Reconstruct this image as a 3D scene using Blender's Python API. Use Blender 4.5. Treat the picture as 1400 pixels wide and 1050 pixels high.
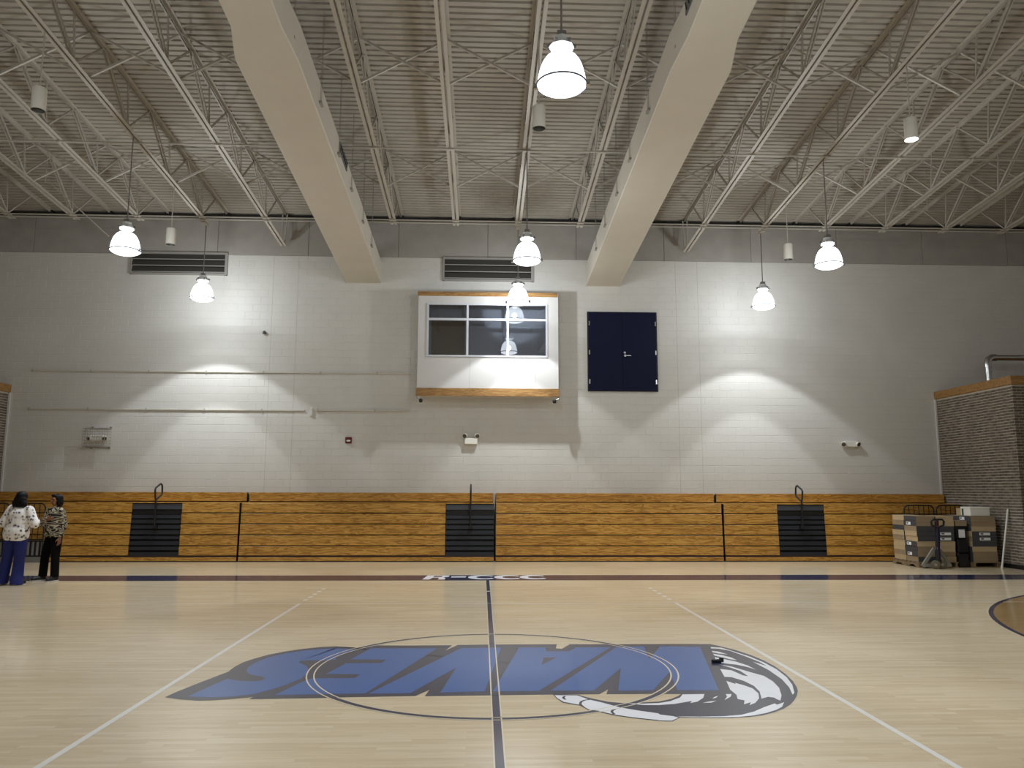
import bpy, bmesh, math, random
from mathutils import Vector, Matrix
random.seed(7)
R = math.radians
for o in list(bpy.data.objects): bpy.data.objects.remove(o, do_unlink=True)
SC = bpy.context.scene
COL = SC.collection

# ------------------------------------------------------------------ camera, world, exposure
cd = bpy.data.cameras.new('camera'); cam = bpy.data.objects.new('camera', cd); COL.objects.link(cam)
pit, yaw, rol = 0.1355, 0.0381, 0.0029
F = Vector((math.sin(yaw)*math.cos(pit), math.cos(yaw)*math.cos(pit), math.sin(pit)))
Rt = Vector((math.cos(yaw), -math.sin(yaw), 0)); Up = Rt.cross(F)
R2 = math.cos(rol)*Rt+math.sin(rol)*Up; U2 = -math.sin(rol)*Rt+math.cos(rol)*Up
m = Matrix((R2, U2, -F)).transposed().to_4x4(); m.translation = (-0.1326, -8.1948, 1.7788)
cam.matrix_world = m
cd.sensor_width = 36; cd.lens = 36*1063.17/1400; cd.clip_end = 200
SC.camera = cam
wd = bpy.data.worlds.new('world'); SC.world = wd; wd.use_nodes = True
wd.node_tree.nodes['Background'].inputs[0].default_value = (0.5, 0.5, 0.5, 1)
wd.node_tree.nodes['Background'].inputs[1].default_value = 0.02
SC.view_settings.view_transform = 'Standard'; SC.view_settings.look = 'None'
SC.view_settings.gamma = 1; SC.view_settings.use_curve_mapping = False
SC.view_settings.exposure = 0.74
SPOT_W, SPOT_IN, GLOW_W, DOME_E = 185.0, 170.0, 150.0, 2.6      # power of each high-bay pendant, built further down

# ------------------------------------------------------------------ materials
def lin(c): return tuple((v/12.92 if v <= .04045 else ((v+.055)/1.055)**2.4) for v in [x/255 for x in c])
MATS = {}
def nt(name):
    mt = bpy.data.materials.new(name); mt.use_nodes = True
    t = mt.node_tree; return mt, t, t.nodes['Principled BSDF']
def mat(name, rgb, rough=.6, metal=0, spec=.5, noise=.0, nscale=8, bump=0, bscale=60, stretch=(1,1,1)):
    if name in MATS: return MATS[name]
    mt, t, b = nt(name); c = (*lin(rgb), 1)
    b.inputs['Base Color'].default_value = c; b.inputs['Roughness'].default_value = rough
    b.inputs['Metallic'].default_value = metal; b.inputs['Specular IOR Level'].default_value = spec
    N, L = t.nodes, t.links
    tc = N.new('ShaderNodeTexCoord'); mp = N.new('ShaderNodeMapping'); mp.inputs['Scale'].default_value = stretch
    L.new(tc.outputs['Object'], mp.inputs[0])
    if noise:
        n = N.new('ShaderNodeTexNoise'); n.inputs['Scale'].default_value = nscale; n.inputs['Detail'].default_value = 5
        L.new(mp.outputs[0], n.inputs['Vector'])
        mr = N.new('ShaderNodeMapRange'); mr.inputs[1].default_value = .3; mr.inputs[2].default_value = .7
        mr.inputs[3].default_value = 1-noise; mr.inputs[4].default_value = 1+noise
        L.new(n.outputs['Fac'], mr.inputs[0])
        mx = N.new('ShaderNodeVectorMath'); mx.operation = 'SCALE'; mx.inputs[0].default_value = c[:3]
        L.new(mr.outputs[0], mx.inputs['Scale']); L.new(mx.outputs[0], b.inputs['Base Color'])
    if bump:
        n2 = N.new('ShaderNodeTexNoise'); n2.inputs['Scale'].default_value = bscale; L.new(mp.outputs[0], n2.inputs['Vector'])
        bp = N.new('ShaderNodeBump'); bp.inputs['Strength'].default_value = bump; bp.inputs['Distance'].default_value = .01
        L.new(n2.outputs['Fac'], bp.inputs['Height']); L.new(bp.outputs[0], b.inputs['Normal'])
    MATS[name] = mt; return mt
def emit(name, rgb, strength, transp=0):
    mt, t, b = nt(name); N, L = t.nodes, t.links; N.remove(b)
    e = N.new('ShaderNodeEmission'); e.inputs[0].default_value = (*lin(rgb), 1); e.inputs[1].default_value = strength
    out = N['Material Output']
    if transp:
        tr = N.new('ShaderNodeBsdfTransparent'); mx = N.new('ShaderNodeMixShader'); mx.inputs[0].default_value = transp
        L.new(e.outputs[0], mx.inputs[1]); L.new(tr.outputs[0], mx.inputs[2]); L.new(mx.outputs[0], out.inputs[0])
    else: L.new(e.outputs[0], out.inputs[0])
    MATS[name] = mt; return mt
def ramp(N, stops):
    r = N.new('ShaderNodeValToRGB'); e = r.color_ramp.elements
    while len(e) < len(stops): e.new(.5)
    for el, (p, c) in zip(e, stops): el.position = p; el.color = (*lin(c), 1)
    return r
def wood_floor(name, cols, rough=.28):
    mt, t, b = nt(name); N, L = t.nodes, t.links
    tc = N.new('ShaderNodeTexCoord')
    br = N.new('ShaderNodeTexBrick'); br.inputs['Scale'].default_value = 1; br.inputs['Mortar Size'].default_value = .0012
    br.inputs['Brick Width'].default_value = .62; br.inputs['Row Height'].default_value = .057; br.offset = .37; br.offset_frequency = 2
    br.squash = 1.6; br.squash_frequency = 3
    br.inputs['Color1'].default_value = (0,0,0,1); br.inputs['Color2'].default_value = (1,1,1,1); br.inputs['Mortar'].default_value = (.1,.1,.1,1)
    L.new(tc.outputs['Object'], br.inputs['Vector'])
    mp = N.new('ShaderNodeMapping'); mp.inputs['Scale'].default_value = (1.6, 26, 1); L.new(tc.outputs['Object'], mp.inputs[0])
    n = N.new('ShaderNodeTexNoise'); n.inputs['Scale'].default_value = 2.2; n.inputs['Detail'].default_value = 6; L.new(mp.outputs[0], n.inputs['Vector'])
    mx = N.new('ShaderNodeMix'); mx.data_type = 'FLOAT'; mx.inputs[0].default_value = .66
    L.new(br.outputs['Color'], mx.inputs[2]); L.new(n.outputs['Fac'], mx.inputs[3])
    r = ramp(N, [(.1, cols[0]), (.5, cols[1]), (.9, cols[2])]); L.new(mx.outputs[0], r.inputs[0])
    L.new(r.outputs[0], b.inputs['Base Color'])
    b.inputs['Roughness'].default_value = .5; b.inputs['Specular IOR Level'].default_value = .2
    b.inputs['Coat Weight'].default_value = .8; b.inputs['Coat Roughness'].default_value = .13
    MATS[name] = mt; return mt
def oak(name, c0, c1, c2, rough=.45):
    mt, t, b = nt(name); N, L = t.nodes, t.links
    tc = N.new('ShaderNodeTexCoord'); oi = N.new('ShaderNodeObjectInfo')
    mp = N.new('ShaderNodeMapping'); mp.inputs['Scale'].default_value = (.55, 3, 7); L.new(tc.outputs['Object'], mp.inputs[0])
    cb = N.new('ShaderNodeCombineXYZ'); mlt = N.new('ShaderNodeMath'); mlt.operation = 'MULTIPLY'; mlt.inputs[1].default_value = 37
    L.new(oi.outputs['Random'], mlt.inputs[0]); L.new(mlt.outputs[0], cb.inputs[0]); L.new(mlt.outputs[0], cb.inputs[2]); L.new(cb.outputs[0], mp.inputs['Location'])
    n = N.new('ShaderNodeTexNoise'); n.inputs['Scale'].default_value = 2.5; n.inputs['Detail'].default_value = 4; n.inputs['Distortion'].default_value = 1.2
    L.new(mp.outputs[0], n.inputs['Vector'])
    ml = N.new('ShaderNodeMath'); ml.operation = 'MULTIPLY'; ml.inputs[1].default_value = 9; L.new(n.outputs['Fac'], ml.inputs[0])
    fr = N.new('ShaderNodeMath'); fr.operation = 'PINGPONG'; fr.inputs[1].default_value = 1; L.new(ml.outputs[0], fr.inputs[0])
    mp2 = N.new('ShaderNodeMapping'); mp2.inputs['Scale'].default_value = (3, 20, 90); L.new(tc.outputs['Object'], mp2.inputs[0])
    n2 = N.new('ShaderNodeTexNoise'); n2.inputs['Scale'].default_value = 1.0; L.new(mp2.outputs[0], n2.inputs['Vector'])
    mx = N.new('ShaderNodeMix'); mx.data_type = 'FLOAT'; mx.inputs[0].default_value = .45; L.new(fr.outputs[0], mx.inputs[2]); L.new(n2.outputs['Fac'], mx.inputs[3])
    r = ramp(N, [(.12, c0), (.45, c1), (.8, c2)]); L.new(mx.outputs[0], r.inputs[0]); L.new(r.outputs[0], b.inputs['Base Color'])
    b.inputs['Roughness'].default_value = rough; MATS[name] = mt; return mt
def brick_mat():
    mt, t, b = nt('brick'); N, L = t.nodes, t.links
    g = N.new('ShaderNodeNewGeometry'); oi = N.new('ShaderNodeObjectInfo')
    mp = N.new('ShaderNodeMapping'); mp.inputs['Scale'].default_value = (4.9, 4.9, 14.8); L.new(g.outputs['Position'], mp.inputs[0])
    wn = N.new('ShaderNodeTexNoise'); wn.inputs['Scale'].default_value = 1.0; wn.inputs['Detail'].default_value = 1; L.new(mp.outputs[0], wn.inputs['Vector'])
    r = ramp(N, [(.3, (76, 67, 60)), (.5, (102, 92, 82)), (.7, (126, 114, 100))]); L.new(wn.outputs['Fac'], r.inputs[0]); L.new(r.outputs[0], b.inputs['Base Color'])
    b.inputs['Roughness'].default_value = .8; MATS['brick'] = mt; return mt
def glass_mat(name, tint, ior):
    mt, t, b = nt(name); N, L = t.nodes, t.links; N.remove(b)
    tr = N.new('ShaderNodeBsdfTransparent'); tr.inputs[0].default_value = (*tint, 1)
    gl = N.new('ShaderNodeBsdfGlossy'); gl.inputs['Roughness'].default_value = .0; gl.inputs[0].default_value = (1, 1, 1, 1)
    fr = N.new('ShaderNodeFresnel'); fr.inputs[0].default_value = ior
    mx = N.new('ShaderNodeMixShader'); L.new(fr.outputs[0], mx.inputs[0]); L.new(tr.outputs[0], mx.inputs[1]); L.new(gl.outputs[0], mx.inputs[2])
    L.new(mx.outputs[0], N['Material Output'].inputs[0]); MATS[name] = mt; return mt
def fabric(name, kind):
    mt, t, b = nt(name); N, L = t.nodes, t.links; tc = N.new('ShaderNodeTexCoord'); b.inputs['Roughness'].default_value = .85
    if kind == 'floral':
        v = N.new('ShaderNodeTexVoronoi'); v.inputs['Scale'].default_value = 16; v.inputs['Randomness'].default_value = 1; L.new(tc.outputs['Object'], v.inputs['Vector'])
        n = N.new('ShaderNodeTexNoise'); n.inputs['Scale'].default_value = 45; L.new(tc.outputs['Object'], n.inputs['Vector'])
        a = N.new('ShaderNodeMath'); a.operation = 'MULTIPLY_ADD'; a.inputs[1].default_value = .7; L.new(n.outputs['Fac'], a.inputs[0]); L.new(v.outputs['Distance'], a.inputs[2])
        r = ramp(N, [(.0, (45, 45, 62)), (.60, (84, 80, 92)), (.66, (214, 208, 205)), (1, (240, 236, 232))]); L.new(a.outputs[0], r.inputs[0])
    else:
        n = N.new('ShaderNodeTexNoise'); n.inputs['Scale'].default_value = 4.5; n.inputs['Detail'].default_value = 1.0; n.inputs['Distortion'].default_value = .8
        mp = N.new('ShaderNodeMapping'); mp.inputs['Scale'].default_value = (.7, .7, 2.2); L.new(tc.outputs['Object'], mp.inputs[0]); L.new(mp.outputs[0], n.inputs['Vector'])
        ml = N.new('ShaderNodeMath'); ml.operation = 'MULTIPLY'; ml.inputs[1].default_value = 9; L.new(n.outputs['Fac'], ml.inputs[0])
        f = N.new('ShaderNodeMath'); f.operation = 'PINGPONG'; f.inputs[1].default_value = .5; L.new(ml.outputs[0], f.inputs[0])
        r = ramp(N, [(.0, (22, 20, 18)), (.24, (30, 28, 25)), (.3, (176, 164, 138)), (1, (190, 178, 150))]); L.new(f.outputs[0], r.inputs[0])
    L.new(r.outputs[0], b.inputs['Base Color']); MATS[name] = mt; return mt

PAINT = mat('painted_block', (204, 201, 195), .55, noise=.03, nscale=1.5, bump=.12, bscale=90)
PANEL = mat('grey_panel', (158, 153, 146), .8, noise=.06, nscale=3)
WALLW = mat('white_board', (208, 205, 202), .5)
DECK = mat('deck_paint', (164, 157, 146), .6, noise=.05, nscale=2)
STEEL = mat('joist_paint', (172, 165, 154), .5)
DUCT = mat('duct_paint', (194, 186, 172), .6, noise=.025, nscale=2)
DUCTS = mat('hanger_steel', (146, 141, 132), .5)
BLACK = mat('black_steel', (20, 20, 22), .5)
BLKPL = mat('black_plastic', (36, 37, 42), .5, spec=.3)
GREYPL = mat('dark_grey_step', (56, 57, 62), .5)
GREYMT = mat('grey_metal', (124, 121, 117), .5)
CHROME = mat('galvanised', (190, 190, 190), .22, metal=1)
ALU = mat('aluminium_frame', (206, 208, 214), .4, metal=.2)
NAVYD = mat('navy_door', (6, 10, 44), .55, spec=.2)
DARK = mat('dark_room', (196, 198, 204), .9)
BRWN = mat('brown_door', (120, 92, 58), .7)
LOUV = mat('louver_grey', (58, 56, 52), .55); LOUVF = mat('louver_frame', (150, 146, 140), .5)
REDM = mat('alarm_red', (92, 18, 22), .4)
WHITEP = mat('white_plastic', (226, 222, 212), .45)
OAK = oak('oak_board', (112, 72, 22), (174, 124, 47), (202, 156, 78))
OAKT = oak('oak_trim', (112, 78, 38), (150, 110, 60), (172, 132, 78), .5)
FLOORM = wood_floor('maple_floor', [(196, 173, 137), (214, 194, 161), (228, 212, 183)])
STAIN = wood_floor('stained_maple', [(140, 108, 62), (152, 120, 72), (164, 133, 86)])
BRICK = brick_mat()
MORTAR = mat('mortar', (186, 177, 162), .9)
def floor_paint(n, c, r=.3): 
    p_ = mat(n, c, .5, spec=.2, noise=.03, nscale=3); b = p_.node_tree.nodes['Principled BSDF']
    b.inputs['Coat Weight'].default_value = .8; b.inputs['Coat Roughness'].default_value = .13; return p_
NAVY = floor_paint('navy_paint', (26, 27, 66)); LOGOG = floor_paint('slate_paint', (30, 34, 64)); LOGOB = floor_paint('blue_paint', (32, 86, 158))
LOGOW = floor_paint('white_paint', (242, 242, 248)); CREAM = floor_paint('cream_edge', (226, 214, 188)); WLINE = floor_paint('white_line', (236, 232, 226))
KRAFT = mat('kraft_card', (184, 162, 126), .8, noise=.05, nscale=6); KRAFTD = mat('brown_card', (150, 130, 102), .8, noise=.05, nscale=6)
SLATE = mat('printed_dark_card', (66, 66, 70), .6); LABEL = mat('paper_label', (232, 232, 230), .7)
PALLET = mat('pallet_wood', (132, 112, 84), .85, noise=.12, nscale=9); WRAP = mat('black_wrap', (16, 16, 20), .3)
JACKB = mat('jack_blue', (18, 18, 46), .4); JACKG = mat('jack_grey', (132, 130, 122), .5); RUBBER = mat('wheel_rubber', (96, 88, 70), .7)
SKIN = mat('skin_brown', (104, 66, 46), .55); SKIN2 = mat('skin_tan', (132, 86, 60), .55); HAIR = mat('black_hair', (9, 9, 12), .55, spec=.2, noise=.3, nscale=30, bump=.6, bscale=70, stretch=(1, 1, .15))
JEANS = mat('royal_blue_cloth', (30, 38, 108), .85, noise=.12, nscale=10); BLKCL = mat('black_cloth', (8, 8, 10), .9, spec=.15); SHOE = mat('black_shoe', (22, 22, 24), .5); SOLE = mat('white_sole', (205, 205, 210), .6)
FLORAL = fabric('floral_cloth', 'floral'); ZEBRA = fabric('swirl_cloth', 'zebra')
GLASS = glass_mat('booth_glass', (.8, .82, .85), 2.0)
DOMEM = emit('lamp_dome_glow', (240, 248, 255), DOME_E, .4)
LENSM = emit('lamp_lens_glow', (250, 252, 255), DOME_E*1.1, .5)
CANL = emit('downlight_glow', (255, 252, 244), 6)
LIPS = mat('lips', (118, 52, 52), .5); EYE = mat('eye_dark', (14, 10, 10), .2)

# ------------------------------------------------------------------ mesh helpers
class MB:
    def __init__(s): s.v = []; s.f = []
    def add(s, v, f): o = len(s.v); s.v += [tuple(x) for x in v]; s.f += [tuple(i+o for i in q) for q in f]; return s
    def box(s, x0, x1, y0, y1, z0, z1):
        return s.add([(x0,y0,z0),(x1,y0,z0),(x1,y1,z0),(x0,y1,z0),(x0,y0,z1),(x1,y0,z1),(x1,y1,z1),(x0,y1,z1)],
                     [(3,2,1,0),(4,5,6,7),(0,1,5,4),(1,2,6,5),(2,3,7,6),(3,0,4,7)])
    def bar(s, p0, p1, w, h, up=(0,0,1)):
        p0, p1 = Vector(p0), Vector(p1); d = (p1-p0).normalized(); u = Vector(up)
        if abs(d.dot(u)) > .98: u = Vector((1,0,0))
        a = d.cross(u).normalized()*w/2; b = a.cross(d).normalized()*h/2
        v = [p+sa*a+sb*b for p in (p0, p1) for sa, sb in ((-1,-1),(1,-1),(1,1),(-1,1))]
        return s.add(v, [(3,2,1,0),(4,5,6,7),(0,1,5,4),(1,2,6,5),(2,3,7,6),(3,0,4,7)])
    def tube(s, pts, r, n=8, closed=False):
        pts = [Vector(p) for p in pts]; k = len(pts); V = []; prev = None
        rr = r if isinstance(r, (list, tuple)) else [r]*k
        for i, p in enumerate(pts):
            if closed: d = (pts[(i+1) % k]-pts[i-1]).normalized()
            else: d = (pts[min(i+1, k-1)]-pts[max(i-1, 0)]).normalized()
            if prev is None:
                u = Vector((0,0,1)) if abs(d.z) < .9 else Vector((1,0,0)); a = d.cross(u).normalized()
            else: a = (prev-d*prev.dot(d)).normalized()
            prev = a; b = d.cross(a)
            V += [p+(a*math.cos(t)+b*math.sin(t))*rr[i] for t in [2*math.pi*j/n for j in range(n)]]
        Fc = []
        for i in range(k if closed else k-1):
            for j in range(n):
                q = (i+1) % k; Fc.append((i*n+j, i*n+(j+1) % n, q*n+(j+1) % n, q*n+j))
        if not closed: Fc += [tuple(range(n))[::-1], tuple((k-1)*n+j for j in range(n))]
        return s.add(V, Fc)
    def lathe(s, prof, c=(0,0,0), n=24, cap0=False, cap1=False):
        V = []; Fc = []
        for r, z in prof:
            V += [(c[0]+r*math.cos(2*math.pi*j/n), c[1]+r*math.sin(2*math.pi*j/n), c[2]+z) for j in range(n)]
        for i in range(len(prof)-1):
            for j in range(n): Fc.append((i*n+j, i*n+(j+1) % n, (i+1)*n+(j+1) % n, (i+1)*n+j))
        if cap0: Fc.append(tuple(range(n))[::-1])
        if cap1: Fc.append(tuple((len(prof)-1)*n+j for j in range(n)))
        return s.add(V, Fc)
    def cyl(s, p0, p1, r, n=12): return s.tube([p0, p1], r, n)
    def prism(s, poly, plane, a, b):
        def P(u, w, t): return {'xy': (u, w, t), 'xz': (u, t, w), 'yz': (t, u, w)}[plane]
        n = len(poly); V = [P(u, w, a) for u, w in poly]+[P(u, w, b) for u, w in poly]
        return s.add(V, [tuple(range(n))[::-1], tuple(range(n, 2*n))]+[(i, (i+1) % n, n+(i+1) % n, n+i) for i in range(n)])
    def mesh(s, name, smooth=False, bevel=0):
        me = bpy.data.meshes.new(name); me.from_pydata(s.v, [], s.f)
        bm = bmesh.new(); bm.from_mesh(me)
        if bevel: bmesh.ops.bevel(bm, geom=bm.edges[:], offset=bevel, segments=1, affect='EDGES')
        bmesh.ops.recalc_face_normals(bm, faces=bm.faces[:]); bm.to_mesh(me); bm.free()
        if smooth:
            for p_ in me.polygons: p_.use_smooth = True
            try: me.set_sharp_from_angle(angle=R(40))
            except Exception: pass
        return me
    def build(s, name, mt, parent=None, smooth=False, bevel=0, loc=None):
        me = s.mesh(name, smooth, bevel); me.materials.append(mt); return place(name, me, parent, loc)
def place(name, me, parent=None, loc=None, rot=None):
    o = bpy.data.objects.new(name, me); COL.objects.link(o)
    if parent is not None: o.parent = parent
    if loc is not None: o.location = loc
    if rot is not None: o.rotation_euler = rot
    return o
def tag(o, label, cat, group=None):
    o['label'] = label; o['category'] = cat
    if group: o['group'] = group
    return o
def struct(o, label=None):
    o['kind'] = 'structure'
    if label: o['label'] = label
    return o
def thing(name, label, cat, loc=(0,0,0), group=None, rz=0):
    o = bpy.data.objects.new(name, None); COL.objects.link(o); o.location = loc; o.rotation_euler.z = rz
    o.empty_display_size = .2; return tag(o, label, cat, group)
def W(root):      # offset that lets a part be written in world coordinates
    return -Vector(root.location)
ORD = ['first','second','third','fourth','fifth','sixth','seventh','eighth','ninth','tenth','eleventh','twelfth','thirteenth','fourteenth','fifteenth','sixteenth','seventeenth','eighteenth','nineteenth']

# ------------------------------------------------------------------ room constants
WY = 12.5            # inner face of the far wall
XL, XR, YB = -17.5, 17.5, -12.0
SL = 0.0787          # roof falls towards the far wall
def deckz(y): return 9.21+SL*(WY-y)
def chordz(y): return 8.265+SL*(WY-y)
def ductz(y): return 7.335+SL*(WY-y)
BX, BXL, BY, BH = 12.27, -12.52, 9.42, 4.47     # brick blocks in the corners
# ------------------------------------------------------------------ floor and its painted markings
fl = MB().box(XL, XR, YB, WY+.3, -.12, 0).build('floor', FLOORM); struct(fl, 'pale maple gymnasium floor')
LAYER = [0]
def flat(name, polys, mt, z, label=None):
    for poly in polys:
        k = MB(); k.add([(x, y, z) for x, y in poly], [tuple(range(len(poly)))])
        me = k.mesh(name); 
        bm = bmesh.new(); bm.from_mesh(me)
        for f in bm.faces:
            if f.normal.z < 0: f.normal_flip()
        bmesh.ops.triangulate(bm, faces=bm.faces[:], ngon_method='EAR_CLIP'); bm.to_mesh(me); bm.free()
        me.materials.append(mt); o = place(name, me, fl)
        if label: o['label'] = label
    return o
def strip(name, x0, x1, y0, y1, mt, z): return flat(name, [[(x0,y0),(x1,y0),(x1,y1),(x0,y1)]], mt, z)
def annulus(name, cx, cy, r0, r1, a0, a1, mt, z, n=96):
    k = MB(); V = []; Fc = []
    for i in range(n+1):
        a = a0+(a1-a0)*i/n; V += [(cx+r0*math.cos(a), cy+r0*math.sin(a), z), (cx+r1*math.cos(a), cy+r1*math.sin(a), z)]
        if i < n: Fc.append((2*i, 2*i+1, 2*i+3, 2*i+2))
    k.add(V, Fc); o = k.build(name, mt, fl)
    return o
TAU = 2*math.pi
for s in (1, -1):                                   # three-point areas
    cx = 12.73*s; n = 64
    a0, a1 = (math.pi/2, 3*math.pi/2) if s > 0 else (-math.pi/2, math.pi/2)
    arc = [(cx+6.27*math.cos(a0+(a1-a0)*i/n), 6.27*math.sin(a0+(a1-a0)*i/n)) for i in range(n+1)]
    ex = 14.3*s
    flat('stained_area', [arc+[(ex, -6.27), (ex, 6.27)] if s > 0 else arc+[(ex, 6.27), (ex, -6.27)]], STAIN, .0004, 'brown stained floor inside the three-point line')
    annulus('three_point_line', cx, 0, 6.27, 6.335, a0, a1, NAVY, .0010)
    annulus('line_edge', cx, 0, 6.335, 6.347, a0, a1, CREAM, .0008)
strip('sideline_edge', -14.3, 14.3, 7.60, 8.62, CREAM, .0006)
strip('sideline_band', -14.3, 14.3, 7.62, 8.58, NAVY, .0010)
strip('sideline_band', -14.3, 14.3, -8.58, -7.62, NAVY, .0010)
strip('volleyball_sideline', -9, 9, 4.47, 4.495, WLINE, .0009)
strip('centre_line', -.03, .03, -7.62, 7.62, NAVY, .0007)
annulus('centre_circle', 0, 0, 1.775, 1.83, 0, TAU, NAVY, .0008, 160)
for s in (-1, 1):
    strip('attack_line', 2.975*s-.026, 2.975*s+.026, -4.5, 4.5, WLINE, .0011)
    for i in range(5):
        y = 4.82+i*.36; strip('line_dash', 2.975*s-.035, 2.975*s+.035, y, y+.15, WLINE, .0011)
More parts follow.
